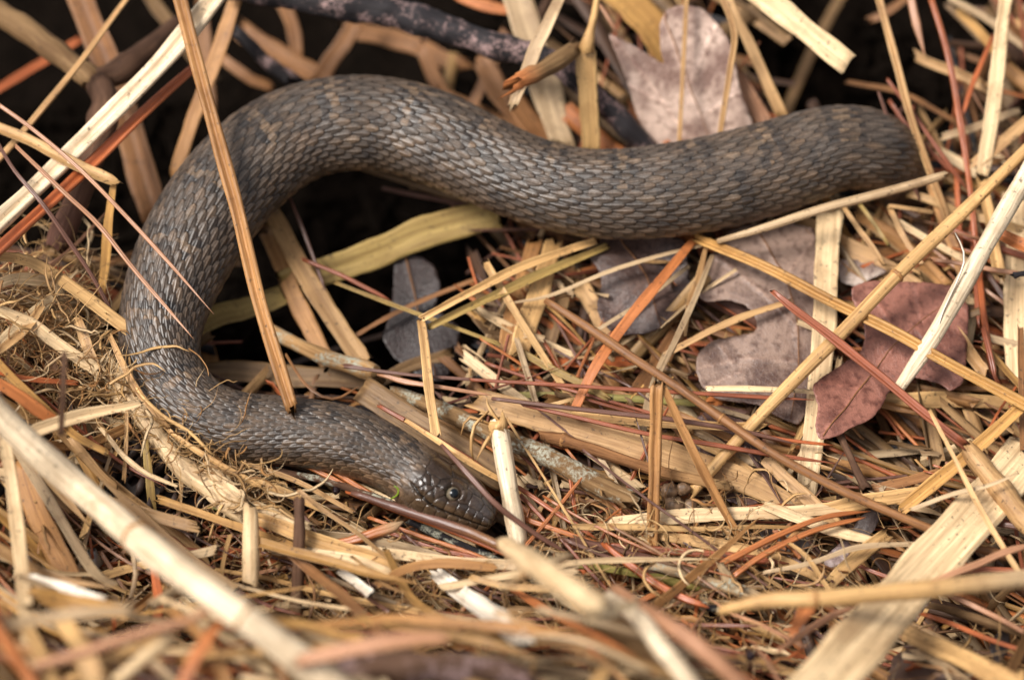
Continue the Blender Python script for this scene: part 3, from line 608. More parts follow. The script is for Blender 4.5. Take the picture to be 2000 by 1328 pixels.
blade('vertical pale straw blade between the oak leaves', 'pale', [50,48,46,46,44,40], [(1622,408,6),(1619,500,6),(1616,600,6),(1604,710,5),(1588,840,2),(1572,975,-4)], roll=0)
stem('red brown stem with a black tip over the glossy leaf', 'red', [12,18,20,20,20], [(1510,570,38),(1548,602,37),(1620,655,34),(1700,720,31),(1790,797,28),(1882,868,25)], mat='needle')
p2 = stalk('broken hollow tan stalk at the end of the red stem', 'tan', [34,44,46,46], [(1882,866,20),(1925,922,22),(1970,975,24),(2030,1040,26)], ragged=1.6)
for lab, colr, w_, pts in [
    ('short tan straw stub beside the vertical blade', 'tan', [9,11,11,7], [(1648,405,12),(1680,452,12),(1708,488,12),(1726,518,10)]),
    ('thin olive straw stub below the tail', 'olive', [7,8,6], [(1680,400,10),(1710,440,10),(1736,480,9)]),
    ('bent tan straw below the tail', 'tan', [10,12,11,8], [(1737,404,9),(1756,445,9),(1775,480,8),(1800,515,8)]),
    ('thin tan straw under the tail tip', 'tan', [8,9,9], [(1735,402,11),(1780,408,11),(1822,415,10)]),
    ('broad tan straw below the tail shaded by others', 'tan', [30,38,38,30], [(1560,432,-6),(1650,480,-4),(1740,528,-3),(1830,590,-3)]),
    ('wide caramel straw below the tail', 'caramel', [28,32,30], [(1670,412,-8),(1760,475,-6),(1850,560,-5)]),
    ('orange brown stem slanting down right of the tail', 'caramel', [18,22,22,20], [(1805,305,2),(1830,395,2),(1862,480,2),(1892,565,0)]),
    ('pale square ended stalk beside the peeled stalk', 'straw', [20,22,23,24], [(1915,345,10),(1930,420,12),(1940,480,12),(1952,540,13)]),
    ('rough pinkish orange stalk poking from behind the peeled stalk', 'orange', [20,26,28], [(1940,452,26),(1975,470,28),(2020,492,30)]),
    ('upright pale blade on the right edge', 'pale', [44,48,50,48], [(1990,380,4),(1986,500,6),(1984,620,6),(1990,740,4)]),
    ('brown upright stem on the right edge', 'brown', [14,16,16], [(1993,640,18),(1996,760,18),(1999,880,16)]),
    ('hollow tan stalk end behind the glossy leaf', 'tan', [24,26,26], [(1845,625,2),(1880,670,4),(1925,730,6)])]:
    blade(lab, colr, w_, pts, prof='fold' if 'stalk' in lab else 'flat')
for lab, colr, w_, pts in [
    ('pink needle crossing the golden straw near the right edge', 'pink', [8,9,10,9], [(1822,507,14),(1880,515,16),(1940,527,18),(2020,540,20)]),
    ('thick purple needle near the peeled stalk', 'red', [12,14,14], [(1838,438,4),(1910,472,6),(2030,510,8)]),
    ('red needle standing behind the peeled stalk', 'rust', [12,13,13,10], [(1908,470,0),(1916,560,4),(1926,650,6),(1946,750,6)]),
    ('tall red needle below the long pair', 'rust', [10,12,12], [(1868,330,2),(1872,420,0),(1876,520,-2)]),
    ('red needle beside the tall one', 'red', [9,11,11], [(1895,400,-2),(1902,500,0),(1912,640,2)]),
    ('bright red needle tip near the glossy leaf', 'red', [10,13,11], [(1920,640,12),(1935,700,12),(1945,745,10)]),
    ('dark red needle in the gap at the right', 'purple', [11,13,12], [(1925,530,-4),(1960,580,-4),(2010,640,-4)])]:
    needle(lab, colr, w_, pts)

# centre: between the loop, the head and the oak leaves
f1 = stem('straw standing on end, broken and folded into an upside down V', 'caramel', [24,25,25,24], [(1283,752,46),(1280,860,32),(1277,970,20),(1274,1085,5)], roll=0, wob=.08)
piece('folded_leg', None, None, 'caramel', [14,18,19,18,14], [(1293,752,45),(1325,822,36),(1358,892,28),(1400,970,18),(1448,1058,6)], 'fold', parent=f1)
stem('long mottled brown straw running across the litter', 'brown', [15,18,18,18,18,18,18], [(1068,588,18),(1150,642,20),(1235,700,22),(1330,762,23),(1420,825,23),(1520,892,23),(1640,955,22),(1740,1000,21),(1850,1045,19),(1960,1085,16)], prof='stalk', nodes_=((.42,.08),))
for lab, colr, w_, pts in [
    ('long dark red needle above the wide tan blade', 'red', [7,9,9,9,8], [(920,742,15),(1060,750,17),(1190,758,18),(1320,766,18),(1450,774,17),(1590,781,15)]),
    ('dark red needle ending by the dark purple leaf', 'purple', [8,10,10,10,8], [(960,778,16),(1080,793,18),(1210,808,19),(1330,822,19),(1450,842,18),(1560,868,15)]),
    ('wet looking red needle lying on the wide tan blade', 'red', [7,9,10,10,8], [(1020,790,14),(1140,818,16),(1270,848,17),(1390,868,17),(1490,885,16),(1632,905,14)]),
    ('short red needle by the lichen stick end', 'rust', [12,10,9,9], [(1112,905,12),(1115,940,12),(1120,980,11),(1128,1010,8)]),
    ('thin red needle behind the glossy leaf edge', 'rust', [6,7,6], [(1490,850,8),(1560,862,8),(1632,870,7)]),
    ('red needle emerging from the stick joint', 'pink', [12,12,9,8], [(738,728,8),(790,745,10),(850,755,12),(960,772,13)]),
    ('dark red needle laid across the stick joint', 'purple', [12,9,8,8], [(675,715,8),(735,725,10),(830,735,12),(1010,746,12)])]:
    needle(lab, colr, w_, pts)
blade('wide tan blade slanting across the centre', 'tan', [42,56,60,60,56,48,34], [(930,778,2),(1040,812,4),(1150,842,5),(1260,872,5),(1360,905,4),(1460,942,3),(1580,1005,0)])
blade('broad cut tan blade behind the neck', 'dull', [52,56,58,56], [(705,758,0),(770,800,1),(860,862,0),(990,940,-4)], ragged=.2)
f4 = stem('golden straw folded sharply with its end standing down by the neck', 'straw', [14,17,17,15], [(824,622,18),(930,565,16),(1040,512,13),(1165,470,6)], prof='fold')
stem('olive straw beside the folded golden stem', 'olive', [14,18,19,14], [(838,640,13),(940,590,11),(1050,540,8),(1185,482,2)], prof='fold')
piece('folded_end', None, None, 'straw', [17,19,20,20], [(822,626,18),(832,700,18),(842,775,18),(852,850,18)], 'flat', parent=f4)
for lab, colr, w_, pts in [
    ('thin grey tan straw across the dark brown oak leaf', 'grey', [6,9,10,10,8], [(1000,592,8),(1075,577,9),(1180,535,10),(1290,500,10),(1375,478,7)]),
    ('thin straw lower on the dark brown oak leaf', 'grey', [7,8,8], [(1165,645,4),(1250,592,5),(1345,520,4)]),
    ('narrow tan straw beside the orange folded straw', 'tan', [9,14,14,5], [(1378,485,8),(1362,550,8),(1348,590,8),(1338,655,6)]),
    ('narrow grey straw leaning beside the lobed leaf', 'grey', [9,12,13,10], [(1392,498,9),(1360,575,10),(1330,640,10),(1290,725,8)]),
    ('grey tan straw lying over the lobed leaf', 'tan', [13,14,14,10], [(1305,690,8),(1390,645,10),(1470,612,10),(1545,588,8)]),
    ('tan blade hanging below the belly', 'straw', [34,42,42,36], [(1082,470,0),(1055,560,2),(1030,640,2),(1008,700,0)]),
    ('brown tan blade beside the hanging blade', 'caramel', [30,32,28], [(1048,465,-4),(1010,580,-2),(985,685,-2)]),
    ('grey tan blade crossing under the red needle', 'dull', [26,30,30,26], [(925,610,-8),(990,680,-6),(1050,750,-3),(1105,815,-3)]),
    ('brown blade behind the orange folded straw', 'dull', [30,32,28], [(1110,520,-10),(1090,610,-8),(1060,700,-8)]),
    ('tan blade under the dark brown oak leaf', 'tan', [34,36,30], [(1125,540,-10),(1160,600,-9),(1200,680,-9)]),
    ('broad dull blade between loop and leaves', 'dull', [56,60,50], [(1060,720,-12),(1180,690,-12),(1300,640,-12)]),
    ('brown blade leaning under the mottled straw', 'brown', [34,38,34], [(1330,640,-8),(1270,730,-7),(1220,820,-8)]),
    ('grey split straw under the red needles', 'grey', [12,16,16,10], [(1300,690,2),(1270,770,3),(1255,840,3),(1242,890,2)]),
    ('cream straw stub with a torn end', 'straw', [16,17,18,17], [(1120,812,8),(1280,826,10),(1400,832,12),(1492,836,13)]),
    ('pale split straw end on the lobed leaf', 'pale', [12,13,12,9], [(1382,759,12),(1450,760,12),(1530,762,11),(1600,766,9)]),
    ('pale wide straw lying flat below the broken straw', 'pale', [24,28,28,26,20], [(1188,1022,6),(1300,1012,8),(1420,1006,9),(1540,1000,9),(1700,982,7)]),
    ('pale straw under the mottled straw', 'straw', [24,28,28,22], [(1540,1005,6),(1650,988,8),(1740,970,9),(1830,955,9)]),
    ('tan blade dropping from the dark purple leaf', 'tan', [24,28,28,24], [(1496,898,8),(1545,945,8),(1590,985,7),(1640,1030,5)]),
    ('tan blade ending at the lichen twig', 'straw', [18,24,26,22,16], [(1285,1045,8),(1380,1060,9),(1460,1075,10),(1530,1095,9),(1600,1130,8)]),
    ('broad tan blade in the gap right of the black leaf stem', 'tan', [30,36,34], [(1615,890,-10),(1710,915,-9),(1815,945,-8)]),
    ('brown stick like straw behind the mottled straw', 'brown', [18,20,16], [(1700,955,2),(1770,940,2),(1840,920,1)]),
    ('pale horizontal blade behind the glossy leaf', 'straw', [26,30,30,24], [(1590,778,-6),(1740,778,-4),(1860,780,-4),(1990,790,-4)]),
    ('brown gold channelled straw rising to the right edge', 'gold', [26,28,28,24], [(1762,995,14),(1850,926,18),(1920,862,22),(2000,790,26)]),
    ('thin pale straw crossing the broken hollow stalk', 'straw', [7,9,11,11], [(1815,800,40),(1862,890,40),(1918,1000,38),(2010,1150,34)]),
    ('thin grey straw crossing the hollow stalk', 'grey', [8,10,9,4], [(1780,995,30),(1860,965,33),(1930,948,35),(1986,925,36)]),
    ('olive straw below the red needle', 'olive', [14,16,16,12], [(1012,685,2),(1075,718,3),(1140,752,4),(1190,780,4)]),
    ('green straw lying under the broken straw', 'green', [12,15,15,14], [(1000,772,-2),(1110,772,0),(1230,778,1),(1360,788,1)]),
    ('short orange straw stub at the crossing stalks', 'orange', [20,22,22], [(1330,985,-2),(1385,925,0),(1430,880,2)]),
    ('narrow pale straw behind the vertical blade', 'pale', [12,14,12,10], [(1640,700,3),(1620,790,2),(1570,880,0),(1530,940,-2)])]:
    blade(lab, colr, w_, pts, prof='fold' if ('channel' in lab or 'stub' in lab) else 'flat')

# inside the loop
for lab, colr, w_, pts in [
    ('wide olive gold blade crossing deep inside the snake loop', 'olive', [56,58,60,60], [(560,555,-8),(690,510,-8),(820,455,-6),(975,415,-4)]),
    ('lower end of an olive blade under the left coil', 'olive', [46,48,46], [(375,640,-12),(450,612,-11),(545,580,-10)]),
    ('tan blade slanting down inside the loop', 'tan', [34,38,40,40], [(530,415,2),(590,530,0),(650,620,-2),(712,710,-4)]),
    ('brown blade beside the slanting tan blade', 'caramel', [30,34,34,30], [(520,450,-6),(560,550,-8),(605,640,-9),(640,710,-10)]),
    ('dull blade lying flat at the bottom of the loop', 'dull', [40,44,44,40], [(380,728,-12),(500,728,-12),(620,735,-11),(730,745,-10)]),
    ('dim brown straw across the loop shadows', 'brown', [9,11,10], [(690,658,-6),(790,602,-5),(930,545,-4)]),
    ('dim straw deep under the dark leaf', 'dull', [22,24,22], [(720,760,-14),(790,720,-14),(880,690,-14)]),
    ('dim blade deep at the left of the loop', 'caramel', [28,30,28], [(395,640,-22),(410,700,-22),(430,780,-22)])]:
    blade(lab, colr, w_, [(x, y, z-8) for x, y, z in pts])
needle('thin purple needle hanging inside the loop', 'purple', [6,8,8], [(566,385,4),(598,465,0),(636,570,-4)])
needle('short red needle above the olive blade', 'red', [8,9,8], [(592,507,2),(675,542,2),(765,588,0)])
stem('yellow olive straw reaching from the loop', 'olive', [8,9,9,8], [(655,552,4),(760,592,5),(860,630,6),(975,672,6)])
needle('kinked brown needle at the inner edge of the neck', 'brown', [6,7,7,6], [(558,692,4),(602,756,8),(652,780,8),(700,755,5)], taper1=.05)

# around the head
needle('purple brown needle lying over the snake head', 'purple', [7,11,12,11,10,9], [(862,868,33),(905,915,36),(958,975,35),(1010,1018,30),(1060,1052,25),(1110,1080,20)])
stem('tan straw along the far side of the neck', 'straw', [8,12,13,10], [(790,820,20),(865,868,24),(925,908,22),(985,942,16)], prof='fold')
needle('red needle under the straw beside the neck', 'red', [9,10,9], [(740,792,18),(830,842,18),(960,925,12)])
w2 = stalk('upright split white stalk beside the snout', 'cream', [30,38,38,37,35], [(974,828,30),(982,885,26),(994,955,20),(1004,1010,15),(1015,1075,8)], ragged=1.2, wob=.05)
for pts in ([(965,840,30),(945,870,31),(930,900,28)], [(958,800,32),(928,830,34),(920,870,30),(925,900,24)], [(960,830,30),(915,815,33),(900,850,28)], [(978,830,31),(955,795,36),(950,775,37)]):
    piece('loose_fibre', None, None, 'straw', [7,8,3], pts, 'strip', parent=w2, twist=120)
piece('stalk_joint', None, None, 'straw', [34,42,36], [(973,818,32),(974,832,30),(976,846,29)], 'stalk', parent=w2, bumpy=.2, step=.0015)
needle('long orange needle arching in front of the neck', 'orange', [10,12,12,12,12,11], [(405,878,14),(480,874,16),(562,884,16),(630,908,15),(690,945,14),(760,985,13),(850,1020,12)], taper1=.03)
needle('second orange needle paired under the arching one', 'orange', [9,11,11,11], [(520,880,12),(590,905,13),(660,940,13),(740,985,12)])
needle('bright red needle running below the chin', 'rust', [10,13,14,14,13], [(680,960,12),(770,995,15),(870,1032,17),(960,1068,18),(1050,1110,18)])
stem('purple brown stem passing over the chin', 'purple', [12,16,19,20,18], [(690,962,21),(760,986,21),(820,1006,22),(900,1033,24),(985,1070,26)], prof='stalk', mat='needle', col2='brown')
stem('cream split straw under the chin', 'pale', [18,22,20,12], [(702,952,8),(770,985,9),(850,1022,10),(930,1062,10)])
needle('thick orange needle sheath with grey tip in front of the neck', 'orange', [14,20,22,22,18], [(640,1066,16),(690,1054,20),(735,1040,22),(770,1028,23),(788,1018,23)], taper1=.02, col2='grey')
for lab, colr, w_, pts in [
    ('red needle from the mound to the lower centre', 'red', [9,11,12,11], [(760,1040,10),(850,1072,12),(930,1090,13),(1010,1125,13)]),
    ('orange needle beneath the chin twig', 'orange', [8,10,10,9], [(720,1010,10),(830,1050,11),(930,1085,12),(1030,1128,12)]),
    ('red needle pair running right of the snout', 'rust', [10,12,12,10], [(1010,950,10),(1070,990,12),(1120,1022,14),(1165,1052,14)]),
    ('orange needle running from the snout', 'orange', [11,12,12,10], [(1020,1012,10),(1090,1035,12),(1160,1060,12),(1230,1085,12)]),
    ('long red stem like needle beside the upright straw', 'red', [14,18,18,16,14], [(1180,1065,8),(1290,1075,10),(1380,1082,11),(1460,1090,11),(1540,1100,10)]),
    ('orange needle pair crossing below the broken straw', 'orange', [12,14,13,11,8], [(1360,1122,18),(1440,1085,19),(1520,1045,19),(1610,1010,18),(1700,998,15)]),
    ('second bright orange needle of the crossing pair', 'orange', [11,13,12,9], [(1428,1128,17),(1500,1078,19),(1590,1035,19),(1690,1010,16)]),
    ('flat orange needle across the lower centre', 'rust', [12,16,17,16,14], [(1180,1062,16),(1240,1110,18),(1290,1145,19),(1340,1170,20),(1385,1186,19)]),
    ('short orange needle crossing low between needles', 'orange', [12,14,14], [(1230,1185,8),(1270,1165,10),(1310,1145,10)]),
    ('dark needle crossing under the orange ones', 'purple', [8,9,9,8], [(1100,1052,18),(1180,1085,17),(1250,1110,14),(1320,1130,10)]),
    ('straight brown needle over the lichen twig', 'brown', [5,7,7,6], [(1190,1025,22),(1280,1075,22),(1360,1125,22),(1430,1172,20)]),
    ('thin red needle on the right slope', 'rust', [10,12,12,10], [(1800,1198,14),(1870,1222,15),(1940,1250,16),(2020,1278,16)]),
    ('orange needle right of the broad pale blade', 'pink', [10,12,12,10], [(1840,1158,16),(1900,1182,17),(1960,1212,18),(2020,1245,18)]),
    ('bluish red needle crossing the broad pale blade', 'pink', [9,14,15,16,13], [(1800,1145,36),(1860,1120,38),(1910,1102,38),(1960,1080,38),(2020,1062,38)]),
    ('dark red needle behind the broad pale blade', 'red', [12,14,14,12], [(1860,1118,10),(1920,1112,12),(1970,1115,12),(2020,1118,12)]),
    ('thick dark needle at the right edge', 'purple', [12,14,13], [(1945,1022,20),(1985,1028,22),(2030,1035,22)]),
    ('red needle in the dark gap under the pale blade', 'red', [9,10,10,8], [(1660,1098,4),(1720,1122,6),(1780,1142,8),(1840,1150,8)]),
    ('pink orange needle low on the front slope', 'pink', [10,14,15,12], [(1520,1270,26),(1570,1235,28),(1620,1205,30),(1670,1185,30)])]:
    needle(lab, colr, w_, pts)

# ------------------------------------------------------------------ the straw mound in front and left (out of focus)
stalk('fat cream stalk with dark joints blurred in the foreground', 'cream', [56,58,58,58,60,60,60], [(-50,760,82),(60,870,82),(180,975,78),(310,1085,70),(440,1180,60),(560,1270,52),(680,1365,42)], nodes_=((.47,.08),(.80,.10)), wob=.04, step=.003)
p3 = stalk('split papery white stalk lying along the mound', 'pale', [30,40,44,40,46,48,42,38], [(205,690,14),(232,740,16),(275,801,18),(325,876,18),(375,926,18),(437,966,18),(500,1000,18),(600,1040,17)], bumpy=.06)
piece('papery_sheath', None, None, 'pale', [40,58,62,50], [(395,928,21),(420,950,22),(450,975,22),(480,1000,20)], 'flat', parent=p3, twist=40)
piece('papery_sheath', None, None, 'pale', [36,52,52,40], [(205,705,18),(230,745,20),(250,775,21),(268,800,20)], 'flat', parent=p3, twist=-40)
for lab, colr, w_, pts in [
    ('tan straw with broken tip arching off the left mound', 'straw', [20,26,28,28,22], [(-20,500,24),(60,512,28),(150,570,30),(235,632,30),(312,692,28)]),
    ('pale straw below the arching one on the mound', 'pale', [20,24,26,24], [(-20,600,20),(60,632,24),(130,682,26),(198,728,26)]),
    ('short upright straw on the left mound', 'tan', [18,22,22], [(150,618,24),(168,670,26),(190,728,26)]),
    ('pale tan straw tangled at the left edge', 'pale', [20,26,26,20], [(-20,560,16),(40,545,20),(110,552,22),(180,580,20)]),
    ('brown straw hidden in the left tangle', 'brown', [18,22,20], [(70,660,10),(100,710,12),(118,760,12)]),
    ('tan straw leaning across the left tangle', 'tan', [18,22,20], [(-10,690,22),(40,655,24),(80,600,24)]),
    ('orange straw in the left tangle', 'orange', [20,25,26,22], [(-20,738,36),(40,775,38),(80,805,38),(118,830,36)]),
    ('second orange straw in the left tangle', 'rust', [12,14,14], [(-10,725,24),(60,742,26),(150,748,24)]),
    ('pale twisted straw tip before the split stalk', 'pale', [26,28,24,12], [(40,855,44),(110,828,46),(180,808,46),(275,788,44)]),
    ('tan straw end behind the fat cream stalk', 'tan', [16,18,16,10], [(135,850,30),(170,895,30),(200,930,28),(228,950,26)]),
    ('upright pale straw blurred at the lower left', 'pale', [24,28,30,28], [(10,860,48),(28,980,44),(42,1120,38),(66,1310,26)]),
    ('broad pale brown straw blurred behind the upright one', 'caramel', [40,50,50,40], [(40,900,20),(70,1000,20),(110,1080,20),(150,1150,18)]),
    ('grey pale straw blurred across the lower left', 'grey', [20,24,25,22], [(-20,1225,52),(80,1208,54),(170,1198,54),(265,1192,52)]),
    ('orange brown stem blurred at the lower left corner', 'orange', [22,26,27,26], [(-30,1190,58),(10,1250,58),(45,1300,56),(80,1360,54)]),
    ('tan straw slanting down at the bottom', 'straw', [34,42,46,46], [(115,1200,34),(150,1255,34),(175,1305,34),(195,1365,32)]),
    ('pinkish tan stem blurred across the bottom left', 'pink', [20,22,22,18,14], [(70,1300,56),(180,1268,58),(280,1238,58),(360,1215,58),(412,1190,56)]),
    ('whitish straw over the golden blade', 'white', [18,22,20,14], [(60,1128,40),(115,1145,42),(160,1160,42),(205,1170,40)]),
    ('golden straw under the whitish one', 'gold', [30,36,36,28], [(60,1158,34),(130,1175,36),(190,1185,36),(250,1198,34)]),
    ('tan straw in the gap behind the fat stalk', 'straw', [18,22,22,18], [(120,1148,8),(190,1128,9),(260,1108,10),(310,1098,10)]),
    ('pale straw end poking right from the fat stalk', 'pale', [16,18,20], [(345,1090,24),(390,1080,26),(425,1072,26)]),
    ('upright pale straw stub with a round end', 'pale', [30,34,34,30], [(490,998,36),(490,1045,34),(489,1095,31),(488,1142,28)]),
    ('short pale twig hanging in the dark gap', 'grey', [8,10,10,9], [(256,1070,26),(264,1110,24),(262,1140,22),(255,1168,20)]),
    ('orange red straw standing in the front gap', 'rust', [12,18,20,16], [(296,1092,22),(306,1140,22),(312,1180,22),(300,1230,20)]),
    ('reddish straw pair blurred at the bottom', 'orange', [22,26,26,20], [(425,1215,50),(400,1255,50),(375,1295,50),(350,1345,48)]),
    ('pale stem blurred at the bottom', 'pale', [24,28,28,22], [(225,1330,50),(265,1300,52),(300,1270,52),(340,1240,50)]),
    ('grey stem blurred above the pale one', 'grey', [20,24,22], [(300,1180,36),(360,1150,38),(420,1180,38)]),
    ('tan straw running from the split stalk to the front', 'straw', [26,30,28,22], [(500,1012,22),(580,1042,23),(670,1072,23),(770,1102,22)]),
    ('cream straw below it on the front slope', 'pale', [20,24,24,16], [(530,1072,22),(610,1082,24),(690,1096,25),(765,1118,25)]),
    ('brown blade twisting down the front slope', 'brown', [16,20,22,24,22], [(500,1056,24),(560,1076,28),(620,1125,32),(690,1182,36),(750,1245,38)]),
    ('pink orange blade blurred at the bottom centre', 'pink', [26,32,34,30,20], [(580,1292,58),(660,1272,62),(740,1256,64),(810,1246,64),(870,1244,62)]),
    ('white split stalk on the front slope', 'white', [30,38,42,42], [(850,1120,22),(900,1160,26),(960,1205,28),(1025,1262,28)]),
    ('small white straw chip on the front slope', 'white', [12,18,20], [(658,1112,26),(690,1132,28),(725,1160,30)]),
    ('rust brown straw over the front slope', 'caramel', [14,18,20,18], [(735,1142,32),(800,1108,34),(880,1100,34),(965,1108,32)]),
    ('yellow green stem end blurred in the foreground', 'pale', [34,48,52,52,44], [(985,1062,60),(1030,1092,64),(1080,1125,66),(1125,1155,66),(1175,1190,64)]),
    ('cream stem blurred at the bottom centre', 'cream', [26,34,36,36,36], [(1190,1165,44),(1250,1215,46),(1290,1262,46),(1330,1310,46),(1370,1365,44)]),
    ('red edged pale stem blurred at the bottom', 'pink', [24,32,34,34,34], [(1200,1150,42),(1280,1205,46),(1350,1250,48),(1410,1300,48),(1480,1365,46)]),
    ('dull wide straw under the red edged stem', 'dull', [40,52,52,44], [(1150,1190,22),(1230,1245,24),(1310,1300,26),(1400,1365,26)]),
    ('brown orange straw on the front slope centre', 'orange', [14,18,18,16], [(1000,1150,22),(1070,1192,24),(1160,1240,26),(1280,1312,26)]),
    ('tan twisted straw crossing the yellow green stem', 'pale', [10,20,22,14], [(985,1145,56),(1030,1120,58),(1075,1100,58),(1110,1085,56)]),
    ('pale straw scrap across the front slope', 'pale', [14,22,20,12], [(1145,1210,54),(1185,1198,56),(1215,1185,56),(1250,1175,54)]),
    ('grey twig like straw on the front slope', 'grey', [8,10,10,10], [(1040,1240,34),(1100,1245,36),(1160,1260,38),(1270,1310,40)]),
    ('broad pale blade slanting up from the bottom right', 'pale', [106,104,102,98,94], [(1560,1395,42),(1680,1258,42),(1790,1135,38),(1890,1020,28),(2020,870,12)]),
    ('golden tan blade right of the broad pale blade', 'straw', [38,42,44,42], [(1765,1232,18),(1850,1270,20),(1930,1310,22),(2020,1360,22)]),
    ('thin pale straw below the golden tan blade', 'grey', [20,24,22], [(1770,1258,12),(1830,1290,14),(1900,1345,14)]),
    ('short pale straw bundle under the broad blade', 'straw', [26,30,28], [(1615,1145,10),(1670,1090,14),(1730,1045,16)]),
    ('bent thin straw on the lower right litter', 'straw', [8,11,12,11], [(1540,1060,20),(1575,1085,21),(1598,1120,22),(1618,1150,21)]),
    ('thin grey straw crossing the lower right litter', 'grey', [8,10,11,9], [(1490,1118,20),(1580,1100,21),(1680,1068,22),(1800,1062,20)]),
    ('pale wide straw on the lower right litter', 'pale', [22,26,26,16], [(1490,985,10),(1560,1012,12),(1640,1040,13),(1710,1056,12)])]:
    st = any(k_ in lab for k_ in ('stem', 'stub', 'twig'))
    piece('straw', lab, 'straw', colr, w_, pts, 'stalk' if st else ('fold' if 'split' in lab else 'flat'), **(dict(roll=-4) if 'broad pale blade slanting' in lab else {}))
p4 = stalk('amber jointed stalk blurred across the lower right', 'straw', [22,30,34,36,38,38], [(1412,1190,44),(1500,1172,54),(1600,1168,60),(1720,1158,62),(1850,1146,62),(2040,1126,60)], nodes_=((.28,.10),), col2='grey', wob=.04)
piece('torn_sheath', None, None, 'orange', [16,30,26,10], [(1600,1160,46),(1575,1190,42),(1560,1215,38),(1545,1240,34)], 'flat', parent=p4)
stem('thin dark upright straw blurred on the left mound', 'dkbrown', [10,13,13,11], [(126,688,110),(124,745,104),(122,800,96),(120,850,88)], mat='bark')

for lab, colr, w_, pts in [
    ('fibrous tan straw along the snake side of the papery stalk', 'straw', [8,11,12,10], [(300,815,26),(360,865,27),(430,908,26),(510,950,22)]),
    ('hairy rootlet lying against the lower coil', 'straw', [5,7,7,6], [(252,700,30),(266,758,32),(318,812,32),(368,842,30),(412,885,26)]),
    ('frayed tan straw over the lower coil edge', 'tan', [10,14,14,8], [(215,655,34),(240,710,34),(275,770,32),(330,835,28)]),
    ('pale frayed straw below the papery stalk', 'pale', [8,11,10,6], [(195,835,22),(240,890,24),(285,925,24),(345,950,22)]),
    ('greenish straw standing behind the fat stalk', 'olive', [12,17,18,14], [(285,860,24),(292,920,20),(298,980,14),(300,1040,6)]),
    ('thin upright tan straw beside the pine cone', 'tan', [6,8,8], [(248,800,30),(246,880,24),(242,940,18)]),
    ('long fibrous straw bundle below the neck', 'straw', [14,18,18,12], [(395,905,18),(470,935,20),(550,960,20),(640,1000,18)]),
    ('tan fibrous strand under the arching orange needle', 'tan', [8,10,10,8], [(430,890,14),(520,918,16),(600,950,16),(690,1000,14)]),
    ('dark brown twiggy straw crossing the pine cone', 'dkbrown', [12,16,16,14], [(170,880,10),(220,905,12),(275,925,12),(330,950,10)])]:
    piece('straw', lab, 'straw', colr, w_, pts, 'stalk' if 'rootlet' in lab else 'fold', bumpy=.06)
# ------------------------------------------------------------------ pine cone, metal ring, small finds
def pine_cone():
    ctr = P(270, 975, -16); root = bpy.data.objects.new('pine_cone', None); COL.objects.link(root); root.location = ctr
    tag(root, 'dark purple brown pine cone half buried behind the fat cream stalk', 'pine cone')
    axd = np.array([0.86, -0.42, 0.25]); axd /= np.linalg.norm(axd)
    e1 = np.cross(axd, [0, 0, 1.0]); e1 /= np.linalg.norm(e1); e2 = np.cross(axd, e1)
    Vc = []; nr, ns = 14, 16
    for i in range(nr+1):
        t_ = i/nr; rad = 0.020*math.sin(math.pi*min(.97, .06+.9*t_))**0.7
        for k in range(ns): f_ = 2*math.pi*k/ns; Vc.append(ctr+axd*(t_-.5)*0.075+(e1*math.cos(f_)+e2*math.sin(f_))*rad)
    Fc = [[i*ns+k, i*ns+(k+1) % ns, (i+1)*ns+(k+1) % ns, (i+1)*ns+k] for i in range(nr) for k in range(ns)]
    make_mesh('core', Vc, Fc, M['cone'], parent=root)
    sv = np.array([(0,-.4,0),(0,.4,0),(.55,-.75,.10),(.55,.75,.10),(1,-.55,.12),(1,.55,.12),(1.12,0,.16),(.6,0,.16),(.95,0,.24),(.5,0,-.1),(1.0,0,-.1)])
    sf = [[0,2,7,1],[1,7,3],[2,4,8,7],[7,8,5,3],[4,6,8],[8,6,5],[0,9,2],[1,3,9],[0,1,9],[2,9,10,4],[3,5,10,9],[4,10,6],[5,6,10]]
    me = bpy.data.meshes.new('cone_scale'); me.from_pydata([tuple(v*[0.011, 0.0085, 0.010]) for v in sv], [], sf); me.materials.append(M['cone']); me.polygons.foreach_set('use_smooth', [True]*len(me.polygons))
    for k in range(100):
        t_ = (k+.5)/100; f_ = k*2.39996; rad = 0.021*math.sin(math.pi*(.08+.84*t_))**0.7
        out = e1*math.cos(f_)+e2*math.sin(f_); p_ = ctr+axd*(t_-.5)*0.075+out*rad*.75
        xd = out*.80+axd*(.60-.15*t_); xd /= np.linalg.norm(xd); zd = -(axd-xd*np.dot(axd, xd)); zd /= np.linalg.norm(zd); yd = np.cross(zd, xd)
        ob = bpy.data.objects.new('cone_scale', me); COL.objects.link(ob); ob.parent = root
        from mathutils import Matrix
        mt = Matrix(((xd[0], yd[0], zd[0], p_[0]-ctr[0]), (xd[1], yd[1], zd[1], p_[1]-ctr[1]), (xd[2], yd[2], zd[2], p_[2]-ctr[2]), (0, 0, 0, 1)))
        ob.matrix_local = mt @ Matrix.Scale(0.8+0.35*math.sin(math.pi*t_), 4)
pine_cone()
